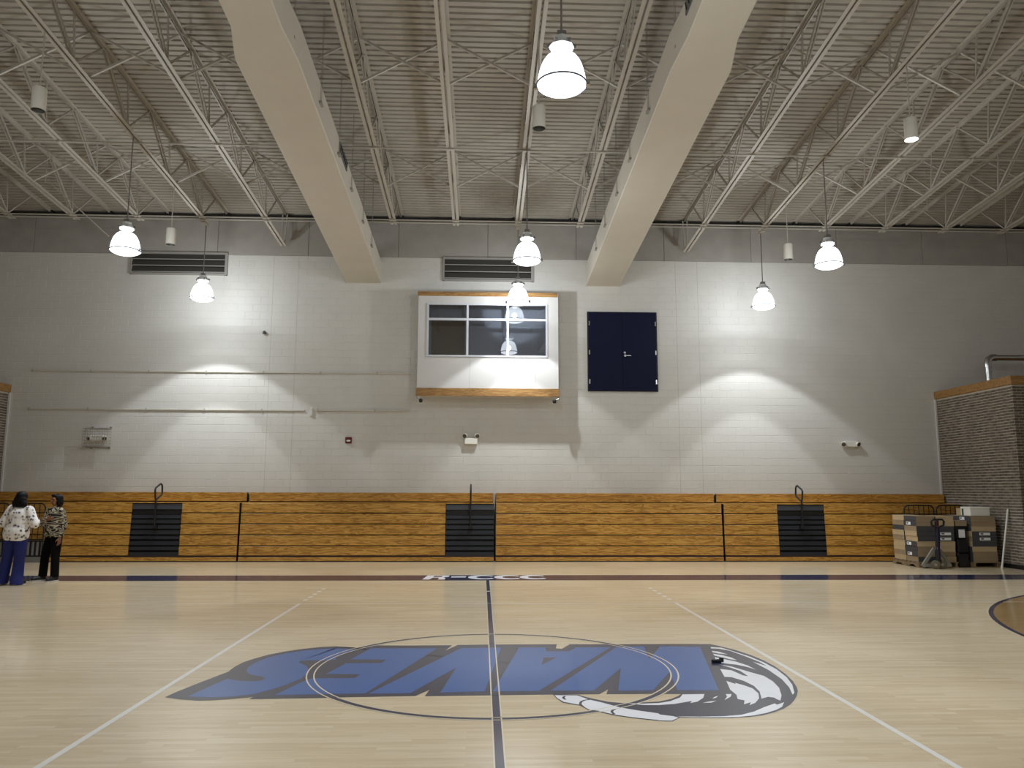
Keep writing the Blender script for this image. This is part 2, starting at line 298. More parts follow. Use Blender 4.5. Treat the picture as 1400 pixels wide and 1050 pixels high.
LOGO = {
 'logo_outline': [[(-2.848,-1.081),(-2.814,-0.893),(-2.736,-0.588),(-2.668,-0.347),(-2.607,-0.131),(-2.613,-0.033),(-2.61,0.117),(-2.587,0.291),(-2.53,0.453),(-2.428,0.659),(-2.283,0.834),(-2.108,0.974),(-1.93,1.069),(-1.779,1.094),(-1.831,1.095),(-1.685,1.07),(-1.548,1.017),(-1.486,0.98),(-1.387,1.077),(-1.324,1.141),(-0.949,1.125),(-0.459,1.128),(-0.525,0.832),(-0.395,1.148),(-0.039,1.155),(0.33,1.161),(0.754,1.158),(0.721,0.92),(0.789,0.898),(0.907,1.155),(1.943,1.145),(2.214,1.146),(2.55,1.131),(2.638,0.982),(2.743,0.767),(2.82,0.498),(2.862,0.233),(2.876,-0.05),(2.856,-0.367),(2.815,-0.654),(2.758,-0.887),(2.713,-1.02),(2.644,-1.169),(2.554,-1.33),(2.472,-1.454),(2.371,-1.576),(2.247,-1.682),(2.127,-1.76),(2.011,-1.802),(1.852,-1.825),(1.701,-1.827),(1.555,-1.816),(1.444,-1.799),(1.328,-1.716),(1.194,-1.634),(1.121,-1.567),(0.989,-1.432),(0.85,-1.308),(0.72,-1.095),(0.82,-1.21),(0.953,-1.33),(1.074,-1.373),(1.212,-1.376),(1.251,-1.358),(1.385,-1.334),(1.512,-1.254),(1.595,-1.161),(1.64,-1.095),(1.519,-1.088),(1.308,-1.082),(0.977,-1.081),(1.02,-0.917),(0.916,-1.08),(0.495,-1.081),(-0.11,-1.094),(-0.048,-1.091),(-0.614,-1.109),(-0.587,-0.896),(-0.696,-1.099),(-1.068,-1.114),(-1.357,-1.126),(-1.486,-1.143),(-2.104,-1.163),(-2.092,-1.094),(-2.174,-1.124),(-2.259,-1.158),(-2.416,-1.194),(-2.519,-1.199),(-2.693,-1.155)]],
 'letter_s': [[(-2.662,-1.066),(-2.626,-0.898),(-2.577,-0.653),(-2.523,-0.43),(-2.419,-0.501),(-2.317,-0.533),(-2.225,-0.53),(-2.179,-0.488),(-2.175,-0.424),(-2.218,-0.348),(-2.301,-0.305),(-2.382,-0.231),(-2.443,-0.108),(-2.471,0.029),(-2.466,0.229),(-2.399,0.499),(-2.255,0.72),(-2.084,0.87),(-1.906,0.948),(-1.757,0.973),(-1.782,0.98),(-1.648,0.942),(-1.549,0.891),(-1.698,0.532),(-1.65,0.394),(-1.771,0.342),(-1.932,0.364),(-2.011,0.336),(-2.016,0.264),(-1.958,0.187),(-1.891,0.088),(-1.834,-0.097),(-1.819,-0.266),(-1.829,-0.433),(-1.912,-0.671),(-2.018,-0.871),(-2.114,-0.998),(-2.285,-1.076),(-2.449,-1.096)]],
 'letter_e': [[(-1.372,0.97),(-0.622,0.953),(-1.144,-1.003),(-1.925,-1.036),(-1.796,-0.58),(-1.734,-0.436),(-1.323,-0.432),(-1.299,-0.28),(-1.635,-0.261),(-1.516,0.211),(-1.152,0.213),(-1.124,0.375),(-1.502,0.396)]],
 'letter_v': [[(-0.346,0.967),(-0.041,0.974),(0.104,0.985),(-0.091,-0.954),(-0.091,-0.962),(-0.485,-0.991),(-0.376,-0.013),(-0.748,-1.005),(-1.114,-1.008)]],
 'letter_a': [[(0.307,0.98),(0.607,0.973),(0.604,0.764),(0.856,0.758),(0.953,0.964),(1.362,0.976),(0.388,-0.958),(-0.018,-0.96)]],
 'letter_a_counter': [[(0.545,0.426),(0.682,0.435),(0.496,0.084)]],
 'letter_w': [[(1.42,0.975),(1.744,1.003),(1.663,0.336),(1.929,0.999),(2.386,0.966),(2.01,-0.979),(1.638,-0.969),(1.733,-0.269),(1.418,-0.964),(1.102,-0.968),(1.286,-0.078),(0.883,-0.962),(0.496,-0.952)]],
 'wave_highlight': [[(2.504,0.949),(2.616,0.911),(2.692,0.7),(2.78,0.422),(2.827,0.137),(2.842,-0.173),(2.814,-0.505),(2.753,-0.795),(2.656,-1.084),(2.615,-1.147),(2.687,-0.886),(2.737,-0.578),(2.75,-0.214),(2.722,0.176),(2.799,-0.031),(2.788,0.174),(2.727,0.468),(2.661,0.735),(2.57,0.855),(2.486,0.878)],[(2.457,0.74),(2.52,0.691),(2.574,0.549),(2.48,0.604),(2.439,0.666)],[(2.421,0.586),(2.495,0.519),(2.564,0.389),(2.58,0.252),(2.523,0.302),(2.462,0.41),(2.412,0.495)],[(2.391,0.412),(2.46,0.316),(2.55,0.18),(2.609,0.002),(2.628,-0.184),(2.584,-0.071),(2.506,0.045),(2.407,0.106),(2.368,0.107),(2.398,0.226),(2.354,0.257)],[(2.324,0.061),(2.426,-0.039),(2.534,-0.29),(2.614,-0.449),(2.62,-0.663),(2.587,-0.906),(2.509,-1.165),(2.433,-1.335),(2.419,-1.286),(2.415,-1.237),(2.37,-1.211),(2.293,-1.271),(2.362,-1.033),(2.381,-0.832),(2.352,-0.641),(2.281,-0.491),(2.218,-0.479),(2.277,-0.147),(2.373,-0.205),(2.416,-0.418),(2.457,-0.46),(2.452,-0.234),(2.392,-0.066)],[(2.186,-0.637),(2.236,-0.758),(2.244,-0.711),(2.297,-0.806),(2.338,-0.921),(2.328,-1.097),(2.274,-1.262),(2.193,-1.4),(2.121,-1.467),(2.162,-1.379),(2.081,-1.443),(2.129,-1.319),(2.083,-1.277),(2.119,-1.133),(2.119,-0.96)],[(2.032,-1.11),(2.082,-1.111),(2.049,-1.194),(1.959,-1.306),(2.017,-1.193)],[(1.946,-1.171),(1.906,-1.232),(1.869,-1.255),(1.903,-1.203)],[(1.883,-1.324),(1.823,-1.382),(1.746,-1.387),(1.811,-1.35)],[(1.647,-1.108),(1.843,-1.105),(1.797,-1.229),(1.715,-1.347),(1.64,-1.392),(1.672,-1.326),(1.505,-1.412),(1.359,-1.446),(1.234,-1.439),(1.201,-1.426),(1.104,-1.381),(1.26,-1.401),(1.243,-1.397),(1.373,-1.385),(1.513,-1.314),(1.49,-1.321),(1.598,-1.215)],[(1.42,-1.775),(1.613,-1.787),(1.805,-1.782),(1.959,-1.745),(2.091,-1.659),(2.219,-1.534),(2.35,-1.423),(2.357,-1.462),(2.445,-1.387),(2.377,-1.52),(2.295,-1.611),(2.18,-1.698),(2.054,-1.765),(1.909,-1.806),(1.716,-1.81),(1.538,-1.802)]],
 'wave_foam': [[(0.517,-1.107),(0.717,-1.121),(0.793,-1.25),(0.896,-1.352),(1.028,-1.512),(1.165,-1.608),(1.301,-1.687),(1.307,-1.723),(1.402,-1.767),(1.434,-1.809),(1.362,-1.891),(1.26,-1.882),(1.26,-1.869),(1.206,-1.847),(1.078,-1.792),(0.942,-1.712),(0.823,-1.595),(0.762,-1.572),(0.711,-1.428),(0.575,-1.324),(0.534,-1.202)]],
 'foam_edge': [[(0.506,-1.081),(0.731,-1.096),(0.807,-1.226),(0.91,-1.333),(1.042,-1.49),(1.179,-1.59),(1.304,-1.673),(1.311,-1.705),(1.417,-1.747),(1.446,-1.803),(1.362,-1.908),(1.257,-1.898),(1.256,-1.888),(1.201,-1.867),(1.074,-1.813),(0.938,-1.733),(0.813,-1.616),(0.755,-1.593),(0.702,-1.443),(0.565,-1.347),(0.525,-1.206)]],
}
FOAM_LINES = [[(0.808,-1.258),(0.763,-1.273),(0.725,-1.32),(0.708,-1.386),(0.71,-1.436),(0.721,-1.474)],[(0.61,-1.143),(0.592,-1.163),(0.585,-1.204),(0.599,-1.253)],[(0.977,-1.567),(0.951,-1.584),(0.934,-1.627),(0.941,-1.705)]]

flat('logo_outline', LOGO['foam_edge'], LOGOG, .0012)
flat('logo_outline', LOGO['logo_outline'], LOGOG, .0014, 'dark slate outline of the team lettering and wave')
for k in 'seva': flat('letter_'+k, LOGO['letter_'+k], LOGOB, .0018, 'blue painted letter %s of the word WAVES' % k.upper())
flat('letter_w', LOGO['letter_w'], LOGOB, .0018, 'blue painted letter W of the word WAVES')
flat('letter_counter', LOGO['letter_a_counter'], LOGOG, .0021)
flat('wave_highlight', LOGO['wave_highlight'], LOGOW, .0018)
flat('wave_foam', LOGO['wave_foam'], LOGOW, .0018, 'white foam under the wave')
for ln in FOAM_LINES:
    for a, b in zip(ln, ln[1:]):
        a, b = Vector(a), Vector(b); nrm = Vector((-(b-a).y, (b-a).x)).normalized()*.011
        flat('foam_line', [[tuple(a+nrm), tuple(a-nrm), tuple(b-nrm), tuple(b+nrm)]], LOGOG, .0021)
for r in (1.764, 1.834): annulus('circle_edge', 0, 0, r-.007, r+.007, 0, TAU, CREAM, .0024, 160)
for x in (-.036, .036): strip('centre_line_edge', x-.006, x+.006, -7.62, 7.62, CREAM, .0024)
strip('centre_line_edge', -.05, .05, 5.9, 6.0, CREAM, .0024)
# lettering on the far sideline
zl = .0016
flat('band_letter', [[(-1.31,7.79),(-1.17,7.79),(-1.12,8.12),(-.985,8.12),(-1.0,7.79),(-.865,7.79),(-.85,8.0),(-.90,8.16),(-.80,8.28),(-.785,8.5),(-.83,8.545),(-1.25,8.545)]], LOGOW, zl, 'white letter R on the navy sideline')
flat('letter_counter', [[(-1.12,8.24),(-.95,8.24),(-.92,8.44),(-1.10,8.44)]], NAVY, .0019)
flat('band_letter', [[(-.75,8.15),(-.45,8.15),(-.437,8.36),(-.745,8.36)]], LOGOW, zl, 'white dash on the navy sideline')
for cx in (-.10, .435, .96):
    n = 40; out = []; inn = []
    for i in range(n+1):
        a = R(38)+(TAU-R(76))*i/n
        out.append((cx+.30*math.cos(a), 8.19+.38*math.sin(a))); inn.append((cx+.045+.175*math.cos(a), 8.19+.215*math.sin(a)))
    k = MB(); k.add([(x, y, zl) for x, y in out]+[(x, y, zl) for x, y in inn], [(i, i+1, n+2+i, n+1+i) for i in range(n)]); o = k.build('band_letter', LOGOW, fl); o['label'] = 'white letter C on the navy sideline'

# ------------------------------------------------------------------ far wall of painted concrete block
wf = MB().box(XL, XR, WY+.004, WY+.3, 0, 10.6).build('wall_far', PAINT); struct(wf, 'tall off-white painted block wall behind the bleachers')
BWD, BHT, ZT = .4064, .2032, 8.06
def blockmesh(k, x0, x1, z0, z1, yf=WY, d=.004, ch=.004):
    y1 = yf+d
    k.add([(x0+ch,yf,z0+ch),(x1-ch,yf,z0+ch),(x1-ch,yf,z1-ch),(x0+ch,yf,z1-ch),(x0,y1,z0),(x1,y1,z0),(x1,y1,z1),(x0,y1,z1)],
          [(0,1,2,3),(0,4,5,1),(1,5,6,2),(2,6,7,3),(3,7,4,0)])
field = MB(); singles = []
rows = int(ZT/BHT)
for r in range(rows+1):
    z0 = r*BHT+.003; z1 = min((r+1)*BHT-.003, ZT)
    off = 0 if r % 2 else BWD/2
    nx = int((XR-XL)/BWD)+2
    for i in range(nx):
        x0 = max(XL+i*BWD-off+.003, XL); x1 = min(XL+(i+1)*BWD-off-.003, XR)
        if x1-x0 < .03: continue
        if 8 <= r <= 20 and 2.7 < x0 and x1 < 12.0 and z1-z0 > .18 and x1-x0 > .3 and len(singles) < 300 and not (x1 > 2.6 and x0 < 4.75 and z1 > 4.3): singles.append((x0, z0))
        else: blockmesh(field, x0, x1, z0, z1)
fo = field.build('block_field', PAINT, wf); fo['kind'] = 'stuff'
k = MB(); blockmesh(k, 0, BWD-.006, 0, BHT-.006, 0); bme = k.mesh('concrete_block'); bme.materials.append(PAINT)
for x0, z0 in singles: place('concrete_block', bme, wf, (x0, WY, z0))
MB().box(XL, XR, WY-.002, WY+.004, 8.07, 9.6).build('panel_backing', mat('panel_joint_dark', (104, 99, 93), .8), wf)
for i in range(-7, 8):                              # grey panels above the block
    x0, x1 = -.02+2.44*i+.006, -.02+2.44*(i+1)-.006
    x0, x1 = max(x0, XL), min(x1, XR)
    if x1 > x0: MB().box(x0, x1, WY-.012, WY+.004, 8.075, 9.6).build('wall_panel', PANEL, wf, bevel=.004)
JNT = mat('joint_sealant', (186, 182, 174), .7)
for x, z0, z1 in ((-5.81, 1.7, 8.05), (-5.145, 1.7, 8.05), (5.16, 1.7, 8.05), (5.77, 1.7, 8.05)):
    MB().box(x-.007, x+.007, WY-.0015, WY+.004, z0, z1).build('control_joint', JNT, wf)
for nme, b in (('wall_left', (XL-.3, XL, YB-.3, WY+.3)), ('wall_right', (XR, XR+.3, YB-.3, WY+.3)), ('wall_back', (XL, XR, YB-.3, YB))):
    struct(MB().box(b[0], b[1], b[2], b[3], 0, 12).build(nme, PAINT), 'off-white painted wall at the '+nme.split('_')[1])

# ------------------------------------------------------------------ corrugated roof deck
k = MB(); P = .1524; ny = int((WY-YB)/P)+1; V = []
prof = [(0, 0), (.095, 0), (.105, .04), (.142, .04)]
for i in range(ny):
    for dy, dz in prof:
        y = WY+.02-i*P-dy; V.append((y, deckz(y)+dz))
vv = [(XL, y, z) for y, z in V]+[(XR, y, z) for y, z in V]; n = len(V)
k.add(vv, [(i, i+1, n+i+1, n+i) for i in range(n-1)])
k.add([(XL, WY+.3, deckz(WY+.3)+.08), (XR, WY+.3, deckz(WY+.3)+.08), (XR, YB-.3, deckz(YB-.3)+.08), (XL, YB-.3, deckz(YB-.3)+.08)], [(0, 1, 2, 3)])
struct(k.build('ceiling', DECK), 'corrugated steel roof deck painted pale grey')
t1 = MB().box(XL, XR, WY-.10, WY-.012, 9.09, 9.17).build('trim_1', BLACK); struct(t1, 'black steel angle where the roof meets the far wall')

# ------------------------------------------------------------------ brick blocks in the two corners
def brick_block(name, s, xf, label):
    root = MB().box(xf if s > 0 else XL, XR if s > 0 else xf, BY, WY, 0, BH-.2).build(name, MORTAR); struct(root, label)
    CW, CH = .2032, .0677; single = []; rest = MB()
    def one(k, a0, a1, z0, z1, face):
        t = .006; c = .003
        if face == 'side':
            x = xf-s*t
            k.add([(x, a0+c, z0+c), (x, a1-c, z0+c), (x, a1-c, z1-c), (x, a0+c, z1-c), (xf, a0, z0), (xf, a1, z0), (xf, a1, z1), (xf, a0, z1)], [(0,1,2,3),(0,4,5,1),(1,5,6,2),(2,6,7,3),(3,7,4,0)])
        else:
            y = BY-t
            k.add([(a0+c, y, z0+c), (a1-c, y, z0+c), (a1-c, y, z1-c), (a0+c, y, z1-c), (a0, BY, z0), (a1, BY, z0), (a1, BY, z1), (a0, BY, z1)], [(0,1,2,3),(0,4,5,1),(1,5,6,2),(2,6,7,3),(3,7,4,0)])
    for r in range(62):
        z0 = .1+r*CH+.0065; z1 = .1+(r+1)*CH-.0065
        if z1 > BH-.2: break
        off = (r % 2)*CW/2
        for i in range(17):
            a0 = max(BY+i*CW-off+.005, BY); a1 = min(BY+(i+1)*CW-off-.005, WY-.01)
            if a1-a0 < .03: continue
            if s > 0 and i < 10 and 22 <= r < 54 and len(single) < 300 and a1-a0 > .15 and z0 > 1.6: single.append((a0, z0))
            else: one(rest, a0, a1, z0, z1, 'side')
        for i in range(26):
            a0 = i*CW-off+.005; a1 = (i+1)*CW-off-.005; a0 = max(a0, .0)
            if a1-a0 < .03: continue
            x0, x1 = (xf+a0, xf+a1) if s > 0 else (xf-a1, xf-a0)
            if x0 < XL or x1 > XR: continue
            one(rest, x0, x1, z0, z1, 'front')
    ro = rest.build('brick_field', BRICK, root); ro['kind'] = 'stuff'
    if single:
        k = MB(); one(k, 0, CW-.01, 0, CH-.013, 'side'); k.v = [(x-xf, y, z) for x, y, z in k.v]
        me = k.mesh('brick'); me.materials.append(BRICK)
        for a0, z0 in single: place('brick', me, root, (xf, a0, z0))
    xa, xb = (xf-.05, XR) if s > 0 else (XL, xf+.05)
    MB().box(xa, xb, BY-.05, WY, BH-.2, BH).build('oak_cap', OAKT, root, bevel=.006)
    xa, xb = (xf-.015, XR) if s > 0 else (XL, xf+.015)
    MB().box(xa, xb, BY-.015, WY, 0, .1).build('black_base', BLACK, root)
    return root
brick_block('wall_brick_right', 1, BX, 'brown brick corner block with oak cap on the right')
brick_block('wall_brick_left', -1, BXL, 'brown brick corner block with oak cap on the left')

for i, (xa, xb) in enumerate(((12.215, 12.262), (-12.512, -12.46))): struct(MB().box(xa, xb, WY-.045, WY, 1.7, 4.27).build('trim_%d' % (i+2), WALLW, bevel=.004), 'white corner strip beside the %s brick block' % ('right' if xa > 0 else 'left'))
# ------------------------------------------------------------------ double door high in the wall
dr = MB().box(2.70, 4.61, WY-.03, WY+.01, 4.42, 6.61).build('door_1', mat('navy_frame', (12, 14, 34), .5)); struct(dr, 'navy double door set high in the far wall')
for x0, x1, hx in ((2.735, 3.648, 2.75), (3.656, 4.575, 4.56)):
    leaf = MB().box(x0, x1, WY-.055, WY-.03, 4.44, 6.585).build('door_leaf', NAVYD, dr, bevel=.004)
    for z in (6.28, 5.48, 4.68):
        MB().box(hx-.016, hx+.016, WY-.066, WY-.055, z-.06, z+.06).build('hinge', CHROME, leaf)
kb = MB(); kb.cyl((3.715, WY-.055, 5.39), (3.715, WY-.10, 5.39), .035, 14); kb.box(3.70, 3.87, WY-.115, WY-.095, 5.378, 5.402); kb.build('lever_handle', CHROME, dr, smooth=True)
kb = MB(); kb.cyl((3.71, WY-.055, 5.475), (3.71, WY-.075, 5.475), .03, 14); kb.build('lock_cylinder', CHROME, dr, smooth=True)

# ------------------------------------------------------------------ press booth
bf, b0, b1, bz0, bz1 = 11.95, -1.84, 1.855, 4.20, 6.98
bo = thing('press_booth', 'white wall-hung booth with oak trim and a six-pane window', 'booth', (0, WY, bz0)); o_ = W(bo)
wx0, wx1, wz0, wz1 = -1.612, 1.572, 5.235, 6.67
fp = MB(); fp.box(b0, wx0, bf, bf+.09, bz0+.2, bz1-.12); fp.box(wx1, b1, bf, bf+.09, bz0+.2, bz1-.12); fp.box(wx0, wx1, bf, bf+.09, wz1, bz1-.12); fp.box(wx0, wx1, bf, bf+.09, bz0+.2, wz0)
fp.build('front_panel', WALLW, bo, loc=o_)
for x0, x1, in ((b0, b0+.08), (b1-.08, b1)): MB().box(x0, x1, bf+.09, WY, bz0+.2, bz1-.12).build('side_panel', WALLW, bo, loc=o_)
MB().box(b0+.02, b1-.02, bf+.01, WY, bz0+.04, bz0+.2).build('underside', WALLW, bo, loc=o_)
MB().box(b0, b1, bf, WY, bz1-.12, bz1-.02).build('roof_panel', WALLW, bo, loc=o_)
MB().box(b0-.02, b1-.02, bf-.02, bf+.03, bz1-.115, bz1).build('top_trim', OAKT, bo, bevel=.005, loc=o_)
MB().box(b0-.03, b1+.02, bf-.03, bf+.03, bz0, bz0+.205).build('bottom_trim', OAKT, bo, bevel=.005, loc=o_)
MB().box(b0+.08, b1-.08, WY-.03, WY-.01, bz0+.2, bz1-.12).build('back_panel', DARK, bo, loc=o_)
MB().box(-1.52, -.62, WY-.06, WY-.03, bz0+.2, 6.3).build('interior_door', BRWN, bo, loc=o_)
MB().box(b0+.08, b1-.08, bf+.09, WY-.03, bz0+.62, bz0+.66).build('counter', DARK, bo, loc=o_)
for x in (-.475, .395, 1.25):
    MB().box(x-.006, x+.006, bf-.0015, bf+.01, bz0+.21, wz0-.02).build('panel_seam', mat('seam_grey', (186, 183, 178), .6), bo, loc=o_)
fr = MB()
for x0, x1 in ((wx0, wx0+.05), (-.57, -.515), (.49, .545), (wx1-.05, wx1)): fr.box(x0, x1, bf-.025, bf+.06, wz0, wz1)
frm = MB(); fr2 = fr
for z0, z1 in ((wz0, wz0+.045), (6.205, 6.265), (wz1-.045, wz1)): fr2.box(wx0, wx1, bf-.026, bf+.061, z0, z1)
fo = fr2.build('window_frame', ALU, bo, loc=o_)
for x0, x1 in ((wx0+.05, -.57), (-.515, .49), (.545, wx1-.05)):
    for z0, z1 in ((wz0+.045, 6.205), (6.265, wz1-.045)):
        MB().box(x0-.005, x1+.005, bf+.012, bf+.018, z0-.005, z1+.005).build('pane', GLASS, fo)
for n_, x, s in (('left', b0, 1), ('right', b1, -1)):
    c = thing('security_camera', 'small black camera under the %s corner of the booth' % n_, 'camera', (x, bf, bz0-.0))
    oo = W(c); k = MB(); k.tube([(x, bf+.01, bz0-.004), (x+s*.01, bf-.01, bz0-.06), (x+s*.08, bf-.02, bz0-.10)], .012, 8); k.build('arm', CHROME, c, smooth=True, loc=oo)
    k = MB(); k.lathe([(.0, .05), (.035, .045), (.05, .02), (.05, -.02), (.04, -.05), (.0, -.06)], (x+s*.11, bf-.02, bz0-.12), 14); k.build('housing', BLACK, c, smooth=True, loc=oo)

# ------------------------------------------------------------------ louvres
for n_, x0, x1, z0, z1, lb in (('l', -9.615, -7.04, 7.49, 8.115, 'grey three-blade wall louvre on the left of the far wall'), ('c', -1.238, 1.24, 7.42, 8.08, 'grey three-blade wall louvre above the booth')):
    lv = thing('wall_louver', lb, 'louver', (x0, WY, z0)); oo = W(lv)
    k = MB(); k.box(x0, x0+.04, WY-.06, WY, z0, z1); k.box(x1-.07, x1, WY-.06, WY, z0, z1); k.box(x0, x1, WY-.061, WY, z1-.05, z1); k.box(x0, x1, WY-.061, WY, z0, z0+.05); k.build('frame', LOUVF, lv, loc=oo)
    MB().box(x0+.02, x1-.02, WY-.012, WY-.006, z0+.02, z1-.02).build('back', BLACK, lv, loc=oo)
    h = (z1-z0-.1)/3
    for i in range(3):
        zb = z0+.05+i*h
        k = MB(); k.prism([(WY-.058, zb+.03), (WY-.05, zb+.03), (WY-.014, zb+h*.98), (WY-.022, zb+h*.98)], 'yz', x0+.04, x1-.07); bl_ = k.build('blade', LOUV, lv, loc=oo)
        MB().box(x0+.04, x1-.07, WY-.066, WY-.058, zb+.012, zb+.036).build('blade_highlight', LOUVF, bl_)  # paler strip puts the blade-edge highlight into the colour

# ------------------------------------------------------------------ small things on the wall
def em_light(x, z, label, guard=False, low=False):
    t = thing('emergency_light', label, 'emergency light', (x, WY, z)); oo = W(t)
    MB().box(x-.17, x+.17, WY-.11, WY-.001, z-.085, z+.075).build('housing', WHITEP, t, bevel=.012, loc=oo)
    for s in (-1, 1):
        hz = z+.15 if not low else z+.0
        hx = x+s*(.15 if not low else .19)
        k = MB(); d = Vector((s*.3, -.8, -.35)).normalized(); c = Vector((hx, WY-.07, hz))
        k.tube([c-d*.06, c-d*.02, c+d*.05, c+d*.055], [.035, .06, .07, .055], 14); h_ = k.build('lamp_head', WHITEP, t, smooth=True, loc=oo)
        k = MB(); k.tube([c+d*.056, c+d*.062], .056, 14); k.build('lens', mat('lens_dark', (70, 68, 62), .15), h_)
        k = MB(); k.tube([(hx-s*.03, WY-.06, z+.06), c-d*.04], .012, 6); k.build('swivel', CHROME, t, loc=oo)
    return t
em_light(-.43, 3.06, 'white twin-head emergency light under the booth')
em_light(9.79, 3.04, 'white twin-head emergency light on the right of the far wall', low=True)
em_light(-10.13, 3.09, 'small white emergency light inside the wire guard', low=True)
g = thing('wire_guard', 'wire cage guard over the left emergency light', 'wire guard', (-10.15, WY, 2.84)); oo = W(g)
gx0, gx1, gz0, gz1, gy = -10.45, -9.83, 2.87, 3.33, WY-.2
k = MB()
for i in range(11):
    x = gx0+(gx1-gx0)*i/10; k.tube([(x, WY-.002, gz0-.02), (x, gy, gz0), (x, gy, gz1), (x, WY-.002, gz1+.02)], .0055, 5)
k.build('vertical_wire', DUCTS, g, loc=oo)
k = MB()
for i in range(7):
    z = gz0+(gz1-gz0)*i/6; k.tube([(gx0-.02, WY-.002, z), (gx0, gy, z), (gx1, gy, z), (gx1+.02, WY-.002, z)], .0055, 5)
k.build('horizontal_wire', DUCTS, g, loc=oo)
k = MB()
for z in (gz0-.02, gz1+.02): k.cyl((gx0, WY-.012, z), (gx1, WY-.012, z), .012, 6)
k.build('mounting_rod', DUCTS, g, loc=oo)
for x in (gx0+.15, gx1):
    for z in (gz0-.04, gz1+.04): MB().cyl((x, WY, z), (x, WY-.03, z), .022, 8).build('fixing', GREYMT, g, loc=oo)
a = thing('fire_alarm', 'dark red fire alarm strobe between the conduit and the booth', 'fire alarm', (-3.65, WY, 2.98)); oo = W(a)
MB().box(-3.735, -3.57, WY-.05, WY-.001, 2.985, 3.15).build('housing', REDM, a, bevel=.008, loc=oo); MB().box(-3.70, -3.60, WY-.065, WY-.05, 3.03, 3.075).build('strobe_lens', WHITEP, a, bevel=.006, loc=oo)
s_ = thing('motion_sensor', 'small dark sensor on the bare left wall', 'sensor', (-5.97, WY, 5.92)); oo = W(s_)
k = MB(); k.lathe([(.0, .05), (.03, .04), (.05, .0), (.045, -.04), (.0, -.05)], (-5.97, WY-.06, 5.93), 12); k.build('housing', mat('sensor_grey', (70, 66, 62), .5), s_, smooth=True, loc=oo); MB().box(-6.0, -5.94, WY-.03, WY-.001, 5.90, 5.96).build('mount', GREYMT, s_, loc=oo)
for lb, x0, x1, z in (('upper long conduit rail running across the left wall to the booth', -12.0, -2.09, 4.86), ('lower conduit rail on the left wall', -12.0, -4.83, 3.85), ('short conduit rail left of the booth shadow', -4.54, -2.09, 3.855)):
    c = thing('conduit_rail', lb, 'conduit', (x0, WY, z)); oo = W(c); 
    MB().box(x0, x1, WY-.04, WY-.001, z-.022, z+.022).build('channel', mat('conduit_paint', (196, 191, 180), .5), c, bevel=.006, loc=oo)
    for i in range(int((x1-x0)/1.5)+1):
        xx = x0+.05+i*1.5; MB().box(xx-.02, xx+.02, WY-.045, WY-.001, z-.032, z+.032).build('clamp', STEEL, c, loc=oo)
c = thing('junction_box', 'narrow upright box between two lower conduit rails', 'junction box', (-4.655, WY, 3.7)); oo = W(c)
MB().box(-4.69, -4.62, WY-.05, WY-.001, 3.70, 3.93).build('housing', WHITEP, c, bevel=.006, loc=oo); MB().box(-4.68, -4.63, WY-.056, WY-.05, 3.72, 3.91).build('cover', WALLW, c, loc=oo)
# silver pipe above the right brick block
pp = thing('duct_pipe', 'shiny galvanised pipe with elbow above the right brick block', 'pipe', (13.1, 11.6, BH)); oo = W(pp)
k = MB(); k.cyl((13.13, 11.5, BH+.002), (13.13, 11.5, 5.05), .075, 16); k.cyl((13.13, 11.5, 4.86), (13.13, 11.5, 4.92), .09, 16); k.build('riser', CHROME, pp, smooth=True, loc=oo)
k = MB(); k.tube([(13.13, 11.5, 5.0), (13.13, 11.5, 5.12), (13.17, 11.5, 5.22), (13.26, 11.5, 5.27), (13.36, 11.5, 5.27)], .095, 16); k.build('elbow', CHROME, pp, smooth=True, loc=oo)
k = MB(); k.cyl((13.3, 11.5, 5.27), (16.5, 11.5, 5.27), .075, 16); k.cyl((14.2, 11.5, 5.27), (14.28, 11.5, 5.27), .09, 16); k.build('horizontal_run', CHROME, pp, smooth=True, loc=oo)
# ------------------------------------------------------------------ roof joists
JX = [.73+1.565*k for k in range(-11, 11)]
def where(x):
    if -4.5 < x < -3.4: return 'roof joist above the left duct'
    if 3.4 < x < 4.5: return 'roof joist above the right duct'
    if x < -4.5: return '%s roof joist to the left of the left duct' % ORD[int(round((-5.53-x)/1.565))]
    if x > 4.5: return '%s roof joist to the right of the right duct' % ORD[int(round((x-5.425)/1.565))]
    return '%s roof joist from the left between the two ducts' % ORD[int(round((x+2.40)/1.565))]
NODES = [10.55-2.05*i for i in range(9)]
Y1 = -7.2
def lbar(k, y0, z0, y1, z1, x, s, leg=.062, t=.008):      # one steel angle of a chord, back to back pair
    for (xa, xb, za, zb) in ((x, x+s*leg, 0, t), (x, x+s*t, 0, leg)):
        xa, xb = min(xa, xb), max(xa, xb)
        k.add([(xa, y0, z0+za), (xb, y0, z0+za), (xb, y0, z0+zb), (xa, y0, z0+zb), (xa, y1, z1+za), (xb, y1, z1+za), (xb, y1, z1+zb), (xa, y1, z1+zb)],
              [(3,2,1,0),(4,5,6,7),(0,1,5,4),(1,2,6,5),(2,3,7,6),(3,0,4,7)])
def dzv(y): return deckz(y)-deckz(WY)                      # local heights relative to the wall end
parts = {}
def cmesh(key, k, mt):
    if key not in parts: me = k.mesh(key.split(':')[0]); me.materials.append(mt); parts[key] = me
    return parts[key]
TOPZ, BOTZ = -.072, 8.265-9.21
